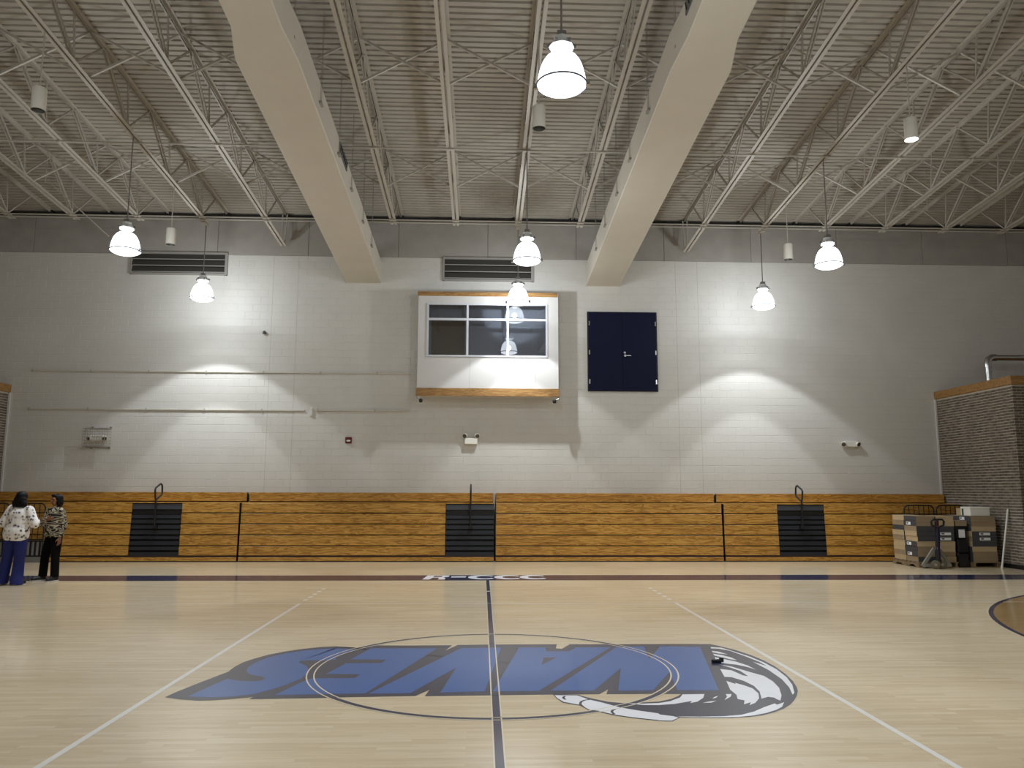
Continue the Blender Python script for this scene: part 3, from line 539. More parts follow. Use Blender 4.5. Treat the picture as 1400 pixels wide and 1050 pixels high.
for jx in JX:
    if abs(jx) > 16.9: continue
    ext = abs(abs(jx)-5.48) < .1
    j = thing('roof_joist', 'white steel '+where(jx), 'joist', (jx, WY, 9.21), 'steel roof joists')
    for s in (-1, 1):
        k = MB(); k2 = MB(); lbar(k, 12.42-WY, dzv(12.42)+TOPZ+.064, Y1-WY, dzv(Y1)+TOPZ+.064, s*.012, s, .062, .006)
        # top chord: angle with its flat leg against the deck
        k = MB()
        for xa, xb, za, zb in ((.012, .08, -.008, 0), (.012, .020, -.07, 0)):
            xa, xb = sorted((s*xa, s*xb))
            k.add([(xa, 12.42-WY, dzv(12.42)+za), (xb, 12.42-WY, dzv(12.42)+za), (xb, 12.42-WY, dzv(12.42)+zb), (xa, 12.42-WY, dzv(12.42)+zb), (xa, Y1-WY, dzv(Y1)+za), (xb, Y1-WY, dzv(Y1)+za), (xb, Y1-WY, dzv(Y1)+zb), (xa, Y1-WY, dzv(Y1)+zb)],
                  [(3,2,1,0),(4,5,6,7),(0,1,5,4),(1,2,6,5),(2,3,7,6),(3,0,4,7)])
        place('top_chord', cmesh('top_chord:%d' % s, k, STEEL), j)
        ye = 12.3 if ext else 10.8
        k = MB(); lbar(k, ye-WY, dzv(ye)+BOTZ, Y1-WY, dzv(Y1)+BOTZ, s*.013, s, .068, .008)
        place('bottom_chord', cmesh('bottom_chord:%d%d' % (s, ext), k, STEEL), j)
    for i, y in enumerate(NODES):
        zb = dzv(y)+BOTZ+.03
        ya, yn = y+.92, y-1.13
        k = MB(); k.bar((0, y-WY, zb), (0, ya-WY, dzv(ya)-.03), .03, .03); place('web_diagonal', cmesh('web_diagonal:a%d' % i, k, STEEL), j)
        k = MB()
        for s in (-1, 1): k.bar((s*.026, y-WY, zb), (s*.026, yn-WY, dzv(yn)-.03), .022, .04)
        place('web_strut', cmesh('web_strut:b%d' % i, k, STEEL), j)
        k = MB(); k.bar((0, y-WY, zb), (0, y-.12-WY, dzv(y)-.03), .026, .026, (0, 1, 0)); place('web_vertical', cmesh('web_vertical:c%d' % i, k, STEEL), j)
    k = MB(); k.bar((0, 11.47-WY, dzv(11.47)-.03), (0, 12.36-WY, dzv(12.36)-.05), .03, .03)
    if ext:
        k = MB()
        for s in (-1, 1): k.bar((s*.03, 12.28-WY, dzv(12.28)+BOTZ+.03), (s*.06, 12.33-WY, dzv(12.33)-.05), .03, .03, (0, 1, 0))
        place('end_vertical', cmesh('end_vertical', k, STEEL), j)
    k = MB(); k.box(-.075, .075, -.16, -.012, -.12, -.009); place('bearing_seat', cmesh('bearing_seat', k, BLACK), j)
# cross bracing between neighbouring joists
def bay(x):
    if -5 < x < -2.6 or 2.6 < x < 5: return 'in the bay over the %s duct, %s side' % (('left' if x < 0 else 'right'), 'inner' if abs(x) < 3.9 else 'outer')
    if x < -5: return 'in the %s bay left of the left duct' % ORD[int(round((-6.31-x)/1.565))]
    if x > 5: return 'in the %s bay right of the right duct' % ORD[int(round((x-6.2)/1.565))]
    return 'in the %s bay from the left between the ducts' % ORD[int(round((x+1.62)/1.565))]
JV = [x for x in JX if abs(x) < 16.9]
for yb, rn in ((4.78, 'near'), (8.75, 'far')):
    zt, zb = deckz(yb)-.06, chordz(yb)+.05
    for x0, x1 in zip(JV, JV[1:]):
        if abs(x0+x1)/2 > 14.5: continue
        c = thing('cross_bracing', '%s-row X brace %s' % (rn, bay((x0+x1)/2)), 'bracing', (x0, yb, zb), 'X braces between the roof joists')
        w = x1-x0; h = zt-zb
        for nme, a, b in (('u', (.03, 0, h), (w-.03, 0, 0)), ('d', (.03, .05, 0), (w-.03, .05, h))):
            k = MB(); k.bar(a, b, .008, .038, (0, 0, 1)); k.bar((a[0], a[1]+.018, a[2]-.016), (b[0], b[1]+.018, b[2]-.016), .036, .006)
            place('brace', cmesh('brace:%s%s' % (rn, nme), k, STEEL), c)
for y, r_, lb in ((6.95, .017, 'straight bridging rod across the joists in the middle of the roof'), (10.45, .017, 'nearer of two bridging rods by the far wall'), (10.61, .015, 'farther of two bridging rods by the far wall')):
    b = thing('bridging_rod', lb, 'rod', (0, y, chordz(y)-.02), 'bridging rods'); 
    MB().cyl((XL+.5, 0, 0), (XR-.5, 0, 0), r_, 6).build('rod', STEEL, b, smooth=True)
    for x in JV:
        k = MB(); k.box(-.03, .03, -.03, .03, -.02, .028); place('clip', cmesh('clip', k, STEEL), b, (x, 0, 0))
for nme, pts in (('left', [(-10.05, 9.0, 8.64), (-9.9, 9.0, 8.60), (-8.55, 9.0, 7.4)]), ('right', [(10.55, 9.4, 8.48), (10.3, 9.4, 8.50), (9.0, 9.4, 8.30)])):
    c = thing('loose_conduit', 'thin bent conduit hanging under the %s joists' % nme, 'conduit', pts[0]); k = MB(); k.tube(pts, .012, 6); k.build('pipe', STEEL, c, smooth=True, loc=W(c))
    k = MB(); p0 = pts[0]; k.cyl(p0, (p0[0], p0[1], deckz(p0[1])), .008, 6); k.build('hanger_wire', STEEL, c, loc=W(c))

# ------------------------------------------------------------------ supply ducts
def duct(side, xf, xn, label, clips, gr):
    d = thing('air_duct', label, 'duct', ((xf[0]+xf[1])/2, WY, ductz(WY))); oo = W(d)
    H = .6; sec = [(WY, *xf), (2.75, *xf), (2.0, *xn), (-8.0, *xn)]
    k = MB(); V = []
    for y, a, b in sec: V += [(a, y, ductz(y)), (b, y, ductz(y)), (b, y, ductz(y)+H), (a, y, ductz(y)+H)]
    Fc = [(0, 1, 2, 3), (12, 15, 14, 13)]
    for i in range(3):
        for q in range(4): Fc.append((4*i+q, 4*i+(q+1) % 4, 4*i+4+(q+1) % 4, 4*i+4+q))
    k.add(V, Fc); k.build('duct_body', DUCT, d, bevel=.012, loc=oo)
    xi = xf[1] if side < 0 else xf[0]; so = 1 if side < 0 else -1
    k = MB(); k.box(xf[0]-.05, xf[1]+.05, WY-.05, WY-.0, ductz(WY)-.05, ductz(WY)+.03); 
    for y in [10.48, 9.06, 7.45, 6.0, 4.3, 2.62, .8, -1.0, -3.0]:
        xx = xi if y > 2.7 else (xn[1] if side < 0 else xn[0]); xo = xf[0] if side < 0 else xf[1]
        xo = xo if y > 2.7 else (xn[0] if side < 0 else xn[1])
        hg = MB(); zc = ductz(y)+.24
        hg.cyl((xx+so*.02, y, zc), (xx+so*.02, y, deckz(y)-.0), .004, 6); hg.cyl((xx+so*.02, y-.08, zc), (xx+so*.02, y-.08, deckz(y-.08)), .004, 6)
        hg.box(min(xx, xx+so*.045), max(xx, xx+so*.045), y-.12, y+.04, zc-.03, zc+.012)
        hg.build('hanger', DUCTS, d, loc=oo); hg = MB()
        hg.cyl((xo-so*.02, y, zc), (xo-so*.02, y, deckz(y)), .004, 6); hg.box(min(xo, xo-so*.04), max(xo, xo-so*.04), y-.04, y+.04, zc-.02, zc+.012)
        hg.build('hanger', DUCTS, d, loc=oo)
    y0, y1 = gr; xx = xi if y0 > 2.7 else (xn[1] if side < 0 else xn[0])
    z0 = ductz((y0+y1)/2)+.34; g = MB()
    g.prism([(y0, z0-SL*(y0-(y0+y1)/2)), (y1, z0-SL*(y1-(y0+y1)/2)), (y1, z0+.2-SL*(y1-(y0+y1)/2)), (y0, z0+.2-SL*(y0-(y0+y1)/2))], 'yz', min(xx, xx+so*.02), max(xx, xx+so*.02))
    go = g.build('supply_grille', mat('grille_grey', (96, 98, 98), .4, metal=.3), d, loc=oo)
    for i in range(6):
        yy = y0+(y1-y0)*(i+.5)/6; q = MB(); zz = z0-SL*(yy-(y0+y1)/2); q.bar((xx+so*.024, yy-.03, zz+.03), (xx+so*.024, yy+.03, zz+.17), .012, .02, (1, 0, 0)); q.build('grille_blade', LOUV, go)
duct(-1, (-3.85, -2.91), (-3.68, -2.97), 'long cream air duct hung left of centre', None, (6.05, 6.85))
duct(1, (2.68, 3.61), (2.74, 3.47), 'long cream air duct hung right of centre', None, (1.25, 2.0))

# ------------------------------------------------------------------ pendant high-bay lamps
def bell(): return [(.278, 0), (.271, .05), (.261, .11), (.247, .17), (.229, .225), (.206, .275), (.176, .318), (.138, .35), (.10, .37), (.06, .378)]
lampm = {}
def lm(key, k, mt, smooth=True):
    if key not in lampm: me = k.mesh(key, smooth); me.materials.append(mt); lampm[key] = me
    return lampm[key]
HOUS = mat('lamp_housing', (228, 232, 236), .35, metal=.3)
def pendant(x, y, z, label):
    t = thing('pendant_lamp', label, 'lamp', (x, y, z), 'high-bay pendant lamps')
    k = MB(); k.lathe(bell(), n=32); place('reflector', lm('reflector', k, DOMEM), t)
    k = MB(); k.lathe([(.276, -.002), (.25, -.03), (.19, -.06), (.1, -.08), (.0005, -.086)], n=32); place('drop_lens', lm('drop_lens', k, LENSM), t)
    k = MB(); k.tube([(.283*math.cos(TAU*i/32), .283*math.sin(TAU*i/32), 0) for i in range(32)], .010, 6, True); place('rim_band', lm('rim_band', k, mat('rim_grey', (96, 100, 118), .5)), t)
    for a in (-.2, math.pi-.2):
        k = MB(); k.box(-.02, .03, -.02, .02, -.025, .03); me = lm('latch', k, CHROME, False); place('latch', me, t, (.285*math.cos(a), .285*math.sin(a), 0), (0, 0, a))
    k = MB(); k.lathe([(.055, .355), (.05, .40), (.05, .43)], n=16); place('neck', lm('neck', k, HOUS), t)
    k = MB(); k.lathe([(.0005, .425), (.13, .43), (.145, .455), (.125, .50), (.09, .53), (.09, .57), (.0005, .575)], n=8); place('ballast_housing', lm('ballast_housing', k, HOUS, False), t)
    for a in range(6):
        k = MB(); k.bar((.08, 0, .50), (.165, 0, .465), .012, .05); place('cooling_fin', lm('cooling_fin', k, CHROME, False), t, None, (0, 0, a*TAU/6))
    k = MB(); k.box(-.05, .05, -.045, .045, .57, .64); place('junction_box', lm('junction_box', k, GREYMT, False), t)
    top = chordz(y)+.02-z; k = MB(); k.cyl((0, 0, .63), (0, 0, top), .012, 8); k.build('stem', GREYMT, t, smooth=True)
    if y > 10.8: k = MB(); k.box(-.05, .05, 10.70-y, .04, top-.06, top-.005); k.build('mount', STEEL, t)
    for nm, en, an, bl in (('lamp_light', SPOT_W, 2*R(51.5), .16), ('lamp_core_light', SPOT_IN, 2*R(34.5), .2)):
        ld = bpy.data.lights.new(nm, 'SPOT'); ld.energy = en; ld.spot_size = an; ld.spot_blend = bl; ld.shadow_soft_size = .05; ld.color = (.89, .955, 1.0)
        lo = bpy.data.objects.new(nm, ld); COL.objects.link(lo); lo.parent = t; lo.location = (0, 0, -.10)
    ld = bpy.data.lights.new('lamp_glow', 'POINT'); ld.energy = GLOW_W; ld.shadow_soft_size = .06; ld.color = (.89, .955, 1.0)
    lo = bpy.data.objects.new('lamp_glow', ld); COL.objects.link(lo); lo.parent = t; lo.location = (0, 0, .14)
LAMPS = [(.74, 10.90, 6.47, 'glowing bell-shaped pendant lamp in front of the booth top'), (.73, 6.78, 6.30, 'glowing bell-shaped pendant lamp just above and before the booth lamp'), (.73, 0, 6.30, 'largest nearest glowing bell-shaped pendant lamp'),
         (-7.12, 10.95, 6.48, 'glowing pendant lamp right of the left wall louvre, smaller of the left pair'), (-7.12, 6.76, 6.38, 'larger of the left pair of glowing pendant lamps'),
         (7.0, 10.90, 6.43, 'smaller of the right pair of glowing pendant lamps'), (7.0, 7.14, 6.41, 'larger of the right pair of glowing pendant lamps'),
         (-7.12, 0, 6.3, 'pendant lamp above the near left floor, out of the picture'), (7.0, 0, 6.3, 'pendant lamp above the near right floor, out of the picture'),
         (-7.12, -7.0, 6.3, 'added unseen pendant lamp behind the viewer on the left'), (.73, -7.0, 6.3, 'added unseen pendant lamp behind the viewer in the middle'), (7.0, -7.0, 6.3, 'added unseen pendant lamp behind the viewer on the right')]  # unseen lamps added to light the near floor
for a in LAMPS: pendant(*a)
# cylinder downlights
for x, y, z, lit, lb in ((-7.12, 3.56, 7.64, 0, 'white cylinder downlight near the upper left corner'), (.73, 3.46, 7.46, 0, 'white cylinder downlight behind the largest pendant lamp'), (7.0, 3.87, 7.60, 1, 'lit white cylinder downlight at the upper right'),
                         (-7.12, 8.86, 7.18, 0, 'small white cylinder downlight above the left louvre'), (7.0, 9.19, 7.14, 0, 'small white cylinder downlight between the right pendant lamps')):
    t = thing('cylinder_downlight', lb, 'lamp', (x, y, z), 'cylinder downlights')
    k = MB(); k.lathe([(.096, .03), (.105, .0), (.105, .36), (.095, .372), (.0005, .375)], n=24); k.build('can', mat('can_white', (214, 208, 196), .45), t, smooth=True)
    k = MB(); k.lathe([(.096, .0), (.08, .14), (.0005, .15)], n=24); k.build('baffle', CANL if lit else mat('baffle_grey', (120, 118, 112), .3, metal=.5), t, smooth=True)
    k = MB(); k.cyl((0, 0, .37), (0, 0, chordz(y)+.02-z), .010, 8); k.build('stem', STEEL, t, smooth=True)

# ------------------------------------------------------------------ closed bleachers
ROWZ = [(.156, .378), (.398, .643), (.664, .911), (.932, 1.179), (1.200, 1.428)]
GAPM = mat('dark_gap', (16, 13, 12), .8); MAROON = mat('maroon_strip', (46, 22, 22), .6)
def bleacher(x0, x1, aisle, label, rail=None):
    b = thing('bleacher_section', label, 'bleachers', ((x0+x1)/2, 11.65, 0), 'closed wooden bleachers'); oo = W(b)
    x0 += .024; x1 -= .024
    segs = [(x0, x1)] if not aisle else [s for s in ((x0, aisle[0]), (aisle[1], x1)) if s[1]-s[0] > .1]
    MB().box(x0+.01, x1-.01, 11.80, 12.30, .02, 1.43).build('light_blocker', GAPM, b, loc=oo)  # near-black box added to block light and darken the board gaps
    for i, (za, zb) in enumerate(ROWZ):
        yf = 11.66+.016*i
        for a, c in segs:
            MB().box(a, c, yf, yf+.035, za+.004, zb).build('row_board', OAK, b, bevel=.004, loc=oo)
    MB().box(x0, x1, 11.74, 12.32, 1.432, 1.452).build('top_footboard', OAK, b, loc=oo)
    MB().box(x0+.01, x1-.01, 12.325, 12.36, 1.475, 1.70).build('back_row_board', OAK, b, bevel=.004, loc=oo)
    MB().box(x0+.01, x1-.01, 12.36, 12.485, 1.675, 1.70).build('back_row_seat', OAK, b, loc=oo)
    MB().box(x0+.01, x1-.01, 12.36, 12.48, .1, 1.67).build('back_frame', GAPM, b, loc=oo)
    MB().box(x0, x1, 11.645, 11.68, .022, .112).build('bottom_board', OAK, b, bevel=.003, loc=oo)
    MB().box(x0, x1, 11.665, 11.70, .112, .155).build('kick_strip', MAROON, b, loc=oo)
    MB().box(x0, x1, 11.66, 11.80, 0, .022).build('floor_channel', BLACK, b, loc=oo)
    MB().box(x0-.008, x0+.004, 11.70, 12.3, .03, 1.43).build('end_post', BLACK, b, loc=oo)
    if aisle:
        a0, a1 = aisle; a0 += .01; a1 -= .01
        def zy(y): return 1.426-.01788*(y-688.3)
        tr = [(689.2, 696.4), (704.5, 708.8), (710.6, 715.6), (718, 723), (725, 730.5), (733, 737), (739.7, 745.3), (747.3, 752), (754.6, 760)]
        MB().box(a0, a1, 11.79, 11.80, .155, 1.43).build('aisle_back', BLACK, b, loc=oo)
        for i, (ya, yb) in enumerate(tr):
            zt, zb = zy(ya), zy(yb); yf = 11.66+.016*((zt-.15)/.26)
            k = MB(); k.prism([(yf, zb), (yf+.008, zb-.0), (yf+.12, zt-.02), (yf+.13, zt), (yf+.02, zt)], 'yz', a0, a1)
            k.build('step_nosing' , GREYPL if i == 0 else BLKPL, b, loc=oo)
    if rail:
        rx = rail; k = MB(); pts = [(rx, 11.62, .86), (rx, 11.62, 1.05), (rx, 11.60, 1.50), (rx, 11.56, 1.60), (rx, 11.53, 1.76), (rx, 11.57, 1.81), (rx, 11.84, 1.91), (rx, 11.90, 1.90), (rx, 11.95, 1.85), (rx, 11.97, 1.68), (rx, 11.94, 1.64), (rx, 11.62, 1.51)]
        k.tube(pts, .022, 10); k.build('handrail', BLACK, b, smooth=True, loc=oo)
        MB().box(rx-.05, rx+.05, 11.60, 11.80, .82, .88).build('handrail_bracket', BLACK, b, loc=oo)
    return b
bleacher(-12.5, -6.155, (-8.82, -7.59), 'closed oak bleacher section at the far left, behind the two people', -8.2)
bleacher(-6.155, .205, (-1.04, .19), 'closed oak bleacher section left of centre with black aisle at its right end', -.41)
bleacher(.205, 6.02, None, 'closed oak bleacher section right of centre without an aisle')
bleacher(6.02, 12.24, (7.44, 8.665), 'closed oak bleacher section at the far right, behind the pallets', 8.04)
def guard(x0, x1, label):
    g = thing('guard_rail', label, 'railing', ((x0+x1)/2, 11.5, 0), 'black barred guard rails'); oo = W(g); zt = 1.42; r = .12
    pts = [(x0, 11.5, 0.0)]+[(x0+r-r*math.cos(t), 11.5, zt-r+r*math.sin(t)) for t in [i*math.pi/12 for i in range(7)]]+[(x1-r+r*math.sin(t), 11.5, zt-r+r*math.cos(t)) for t in [i*math.pi/12 for i in range(7)]]+[(x1, 11.5, 0.0)]
    k = MB(); k.tube(pts, .017, 8); k.build('rail_frame', BLACK, g, smooth=True, loc=oo)
    for z in (.55, 1.2): MB().cyl((x0, 11.5, z), (x1, 11.5, z), .011 if z > 1 else .016, 8).build('cross_rail', BLACK, g, smooth=True, loc=oo)
    n = 5
    for i in range(1, n+1):
        x = x0+(x1-x0)*i/(n+1); MB().cyl((x, 11.5, .55), (x, 11.5, zt-.005), .010, 6).build('bar', BLACK, g, smooth=True, loc=oo)
guard(-11.60, -10.80, 'black barred guard rail behind the two people, nearer the aisle'); guard(-12.45, -11.65, 'black barred guard rail behind the two people, at the left edge')
guard(10.64, 11.41, 'left one of two black guard rails behind the boxes'); guard(11.48, 12.22, 'right one of two black guard rails behind the boxes')
sp = thing('kick_panel', 'low grey ribbed panel behind the two people', 'panel', (-11.5, 11.56, 0)); oo = W(sp)
MB().box(-12.45, -10.76, 11.56, 11.62, .0, .13).build('base', GREYMT, sp, loc=oo); MB().box(-12.45, -10.76, 11.585, 11.62, .13, .52).build('plate', BLKPL, sp, loc=oo)
for i in range(15): MB().box(-12.41+i*.11, -12.36+i*.11, 11.562, 11.585, .17, .49).build('rib', GREYMT, sp, bevel=.004, loc=oo)

# ------------------------------------------------------------------ pallets, cartons, pallet jack
def pallet(x0, x1, y0, y1, label):
    p_ = thing('wooden_pallet', label, 'pallet', ((x0+x1)/2, (y0+y1)/2, 0)); oo = W(p_)
    for x in (x0, x0+.56, x1-.06): 
        k = MB(); k.prism([(y0, .02), (y0+.15, .02), (y0+.2, .06), (y0+.38, .06), (y0+.43, .02), (y1-.43, .02), (y1-.38, .06), (y1-.2, .06), (y1-.15, .02), (y1, .02), (y1, .11), (y0, .11)], 'yz', x, x+.045); k.build('stringer', PALLET, p_, loc=oo)
    n = 7
    for i in range(n):
        yy = y0+(y1-y0-.1)*i/(n-1); MB().box(x0-.01, x1+.01, yy, yy+.1, .11, .13).build('deck_board', PALLET, p_, loc=oo)
    for yy in (y0, (y0+y1)/2-.05, y1-.1): MB().box(x0-.01, x1+.01, yy, yy+.1, .0, .02).build('bottom_board', PALLET, p_, loc=oo)
def carton(x0, x1, y0, y1, z0, z1, kind, label, group, lab=True, dx=0, dy=0):
    x0 += dx; x1 += dx; y0 += dy; y1 += dy
    t = thing('cardboard_box', label, 'box', ((x0+x1)/2, (y0+y1)/2, z0), group); oo = W(t)
    km = random.choice((KRAFT, KRAFT, KRAFTD))
    MB().box(x0, x1, y0, y1, z0, z1-.03).build('body', km, t, loc=oo)
    MB().box(x0-.004, x1+.004, y0-.004, y1+.004, z1-.033, z1-.002).build('lid', km, t, loc=oo)
    if kind == 'x':
        e = MB().box(x0-.008, x0-.003, y0, y1, z0+.002, z1-.003).build('printed_end', SLATE, t, loc=oo)
        if lab: MB().box(x0-.010, x0-.008, (y0+y1)/2-.02, (y0+y1)/2+.17, z0+.02, z1-.03).build('label_sheet', LABEL, t, loc=oo); MB().box(x0-.011, x0-.010, (y0+y1)/2+.08, (y0+y1)/2+.15, z0+.045, z0+.075).build('label_print', SLATE, t, loc=oo)
    if kind == 'y':
        e = MB().box(x0, x1, y0-.008, y0-.003, z0+.002, z1-.003).build('printed_end', SLATE, t, loc=oo)
        if lab: MB().box((x0+x1)/2-.12, (x0+x1)/2+.14, y0-.010, y0-.008, z0+.025, z1-.03).build('label_sheet', LABEL, t, loc=oo); MB().box((x0+x1)/2-.09, (x0+x1)/2-.02, y0-.011, y0-.010, z0+.045, z0+.075).build('label_print', SLATE, t, loc=oo)
pallet(10.13, 11.08, 10.08, 11.24, 'wooden pallet under the left stack of boxes'); pallet(11.45, 12.10, 10.06, 11.22, 'wooden pallet under the right stack of boxes by the brick')
H9 = .1185
random.seed(3)
def stack(nm, x0, x1, y0, y1, kinds, labs, grp, side):
    n = len(kinds)
    for i, kd in enumerate(kinds):            # bottom to top
        j = random.uniform(-.012, .012)
        lb = '%s carton from the bottom in the %s' % (ORD[i], side)
        carton(x0, x1, y0, y1, .13+i*H9, .13+(i+1)*H9, kd, lb, grp, i in labs, j, abs(j)*.5)
G1, G2 = 'cartons on the left pallet', 'cartons on the right pallet'
stack('B', 10.16, 10.60, 10.12, 10.64, list('yxxxyyyxx'), {1, 3, 7}, G1, 'front left column of the left pallet')
stack('A', 10.16, 10.60, 10.68, 11.20, list('yyyyyyxyy'), {}, G1, 'rear left column of the left pallet')
stack('C', 10.63, 11.06, 10.12, 10.64, list('xxxxyyyxx'), {4, 5}, G1, 'front right column of the left pallet')
stack('E', 11.47, 12.06, 10.10, 10.60, list('xxxyyyxxx'), {4, 5, 6, 7, 8}, G2, 'front column of the right pallet')
stack('F', 11.47, 12.06, 10.64, 11.16, list('xxyyxxxxx'), {5, 6}, G2, 'rear column of the right pallet')
zt = .13+9*H9
t = thing('white_box', 'white box with a green stripe on top of the right stack', 'box', (11.72, 10.32, zt)); oo = W(t)
MB().box(11.50, 11.98, 10.14, 10.52, zt, zt+.21).build('body', WHITEP, t, bevel=.01, loc=oo)
MB().box(11.496, 11.50, 10.40, 10.46, zt+.01, zt+.2).build('green_stripe', mat('green_print', (26, 70, 52), .5), t, loc=oo); MB().box(11.495, 11.985, 10.135, 10.525, zt+.16, zt+.213).build('lid', WHITEP, t, bevel=.008, loc=oo)
carton(11.72, 12.10, 10.70, 11.05, zt, zt+.17, 'n', 'small brown carton behind the white box on the right stack', G2, False)
t = thing('wrapped_bundle', 'black wrapped bundle with a white sheet between the two pallets', 'bundle', (11.265, 10.28, 0)); oo = W(t)
k = MB(); k.box(11.12, 11.40, 10.14, 10.42, .0, .34); k.box(11.135, 11.41, 10.13, 10.41, .33, .66); k.box(11.115, 11.395, 10.145, 10.42, .65, .955); k.build('wrap', WRAP, t, bevel=.03, loc=oo)
MB().box(11.18, 11.33, 10.139, 10.144, .69, .88).build('paper_sheet', LABEL, t, loc=oo)
carton(11.13, 11.40, 10.16, 10.40, .962, 1.09, 'n', 'small kraft carton on top of the black bundle', G2, False)
j = thing('pallet_jack', 'dark blue pallet jack with grey frame parked before the left pallet', 'pallet jack', (10.42, 9.8, 0)); oo = W(j)
k = MB(); k.tube([(10.44, 9.78, .22), (10.43, 9.72, .95)], .042, 12); k.build('tiller', JACKB, j, smooth=True, loc=oo)
k = MB(); k.tube([(10.43, 9.72, .93), (10.36, 9.715, .97), (10.29, 9.71, 1.0), (10.28, 9.705, 1.09), (10.32, 9.70, 1.13), (10.54, 9.70, 1.13), (10.58, 9.705, 1.09), (10.57, 9.71, 1.0), (10.50, 9.715, .97)], .024, 8, True); k.build('handle_loop', BLACK, j, smooth=True, loc=oo)
MB().box(10.40, 10.46, 9.70, 9.73, .98, 1.12).build('control_lever', mat('lever_red', (70, 22, 26), .4), j, bevel=.006, loc=oo)
MB().box(10.40, 10.48, 9.735, 9.742, .46, .57).build('instruction_label', LABEL, j, loc=oo)
k = MB(); k.tube([(10.44, 9.80, .16), (10.44, 9.80, .42), (10.44, 9.80, .44)], [.06, .055, .03], 14); k.build('pump', BLACK, j, smooth=True, loc=oo)
for x0, x1 in ((10.40, 10.13), (10.50, 10.80)):
    k = MB(); k.bar((x0, 9.86, .46), (x1, 9.93, .05), .07, .05, (0, 1, 0)); k.build('frame_leg', JACKG, j, loc=oo)
MB().box(10.14, 10.80, 9.88, 9.97, .03, .11).build('cross_beam', JACKG, j, bevel=.01, loc=oo)
for x in (10.20, 10.48): MB().box(x, x+.13, 9.97, 10.95, .045, .095).build('fork', JACKG, j, bevel=.01, loc=oo)
for x, y in ((10.34, 9.74), (10.53, 9.80)):
    k = MB(); k.lathe([(.03, -.028), (.082, -.028), (.10, -.016), (.10, .016), (.082, .028), (.03, .028)], (0, 0, 0), 20); o = k.build('steer_wheel', RUBBER, j, smooth=True, loc=Vector((x, y, .10))+oo); o.rotation_euler = (math.pi/2, 0, -.5)
    h = MB(); h.lathe([(.0005, -.033), (.032, -.033), (.032, .033), (.0005, .033)], (0, 0, 0), 12); h.build('wheel_hub', JACKG, o)
pl = thing('white_pole', 'thin white pole leaning on the brick at the right', 'pole', (11.985, 9.87, 0)); oo = W(pl)
k = MB(); k.tube([(11.985, 9.87, .02), (12.235, 9.86, 1.37)], .021, 10); k.build('pipe', WHITEP, pl, smooth=True, loc=oo); k = MB(); k.tube([(11.98, 9.87, .0), (11.993, 9.87, .06)], .026, 10); k.build('end_cap', WHITEP, pl, smooth=True, loc=oo)
t = thing('small_object', 'small black object lying on the painted wave', 'small object', (2.337, .165, 0), rz=.15); k = MB(); k.box(-.055, .045, -.02, .02, .0025, .03); k.build('body', BLACK, t, bevel=.006); k = MB(); k.box(.03, .075, -.012, .012, .0025, .045); k.build('clip', BLKPL, t, bevel=.004)
# ------------------------------------------------------------------ people
def capsule(bm, p0, p1, r0, r1, n=12, sx=1.0, sy=1.0):
    p0, p1 = Vector(p0), Vector(p1); d = p1-p0; L = d.length; d = d.normalized() if L > 1e-6 else Vector((0, 0, 1))
    q = d.to_track_quat('Z', 'Y'); rings = []
    for t in (-85, -60, -30, 0): a = R(t); rings.append((p0+d*r0*math.sin(a), r0*math.cos(a)))
    for t in (0, 30, 60, 85): a = R(t); rings.append((p1+d*r1*math.sin(a), r1*math.cos(a)))
    vs = []
    for c, r in rings:
        row = []
        for j in range(n):
            a = TAU*j/n; off = q @ Vector((r*math.cos(a), r*math.sin(a), 0)); row.append(bm.verts.new(c+off))
        vs.append(row)
    for a, b in zip(vs, vs[1:]):
        for j in range(n): bm.faces.new((a[j], a[(j+1) % n], b[(j+1) % n], b[j]))
    bm.faces.new(vs[0][::-1]); bm.faces.new(vs[-1])
def ell(bm, c, r, rot=None):
    M_ = Matrix.Translation(c) @ (rot.to_matrix().to_4x4() if rot else Matrix.Identity(4)) @ Matrix.Diagonal((*r, 1))
    bmesh.ops.create_uvsphere(bm, u_segments=20, v_segments=12, radius=1, matrix=M_)
def blob(name, prims, voxel, mt, parent=None, smooth=3, cut=None):
    bm = bmesh.new()
    for p_ in prims:
        if p_[0] == 'c': capsule(bm, *p_[1:])
        else: ell(bm, *p_[1:])
    me = bpy.data.meshes.new('tmp'); bm.to_mesh(me); bm.free()
    o = bpy.data.objects.new('tmp', me); COL.objects.link(o)
    md = o.modifiers.new('r', 'REMESH'); md.mode = 'VOXEL'; md.voxel_size = voxel
    dg = bpy.context.evaluated_depsgraph_get(); dg.update()
    m2 = bpy.data.meshes.new_from_object(o.evaluated_get(dg)); bpy.data.objects.remove(o); bpy.data.meshes.remove(me)
    bm = bmesh.new(); bm.from_mesh(m2)
    if cut:
        for co, no in cut: bmesh.ops.bisect_plane(bm, geom=bm.verts[:]+bm.edges[:]+bm.faces[:], plane_co=co, plane_no=no, clear_outer=True)
    for _ in range(smooth): bmesh.ops.smooth_vert(bm, verts=bm.verts[:], factor=.5, use_axis_x=True, use_axis_y=True, use_axis_z=True)
    bm.to_mesh(m2); bm.free()
    for f in m2.polygons: f.use_smooth = True
    m2.name = name; m2.materials.append(mt)
    return place(name, m2, parent)
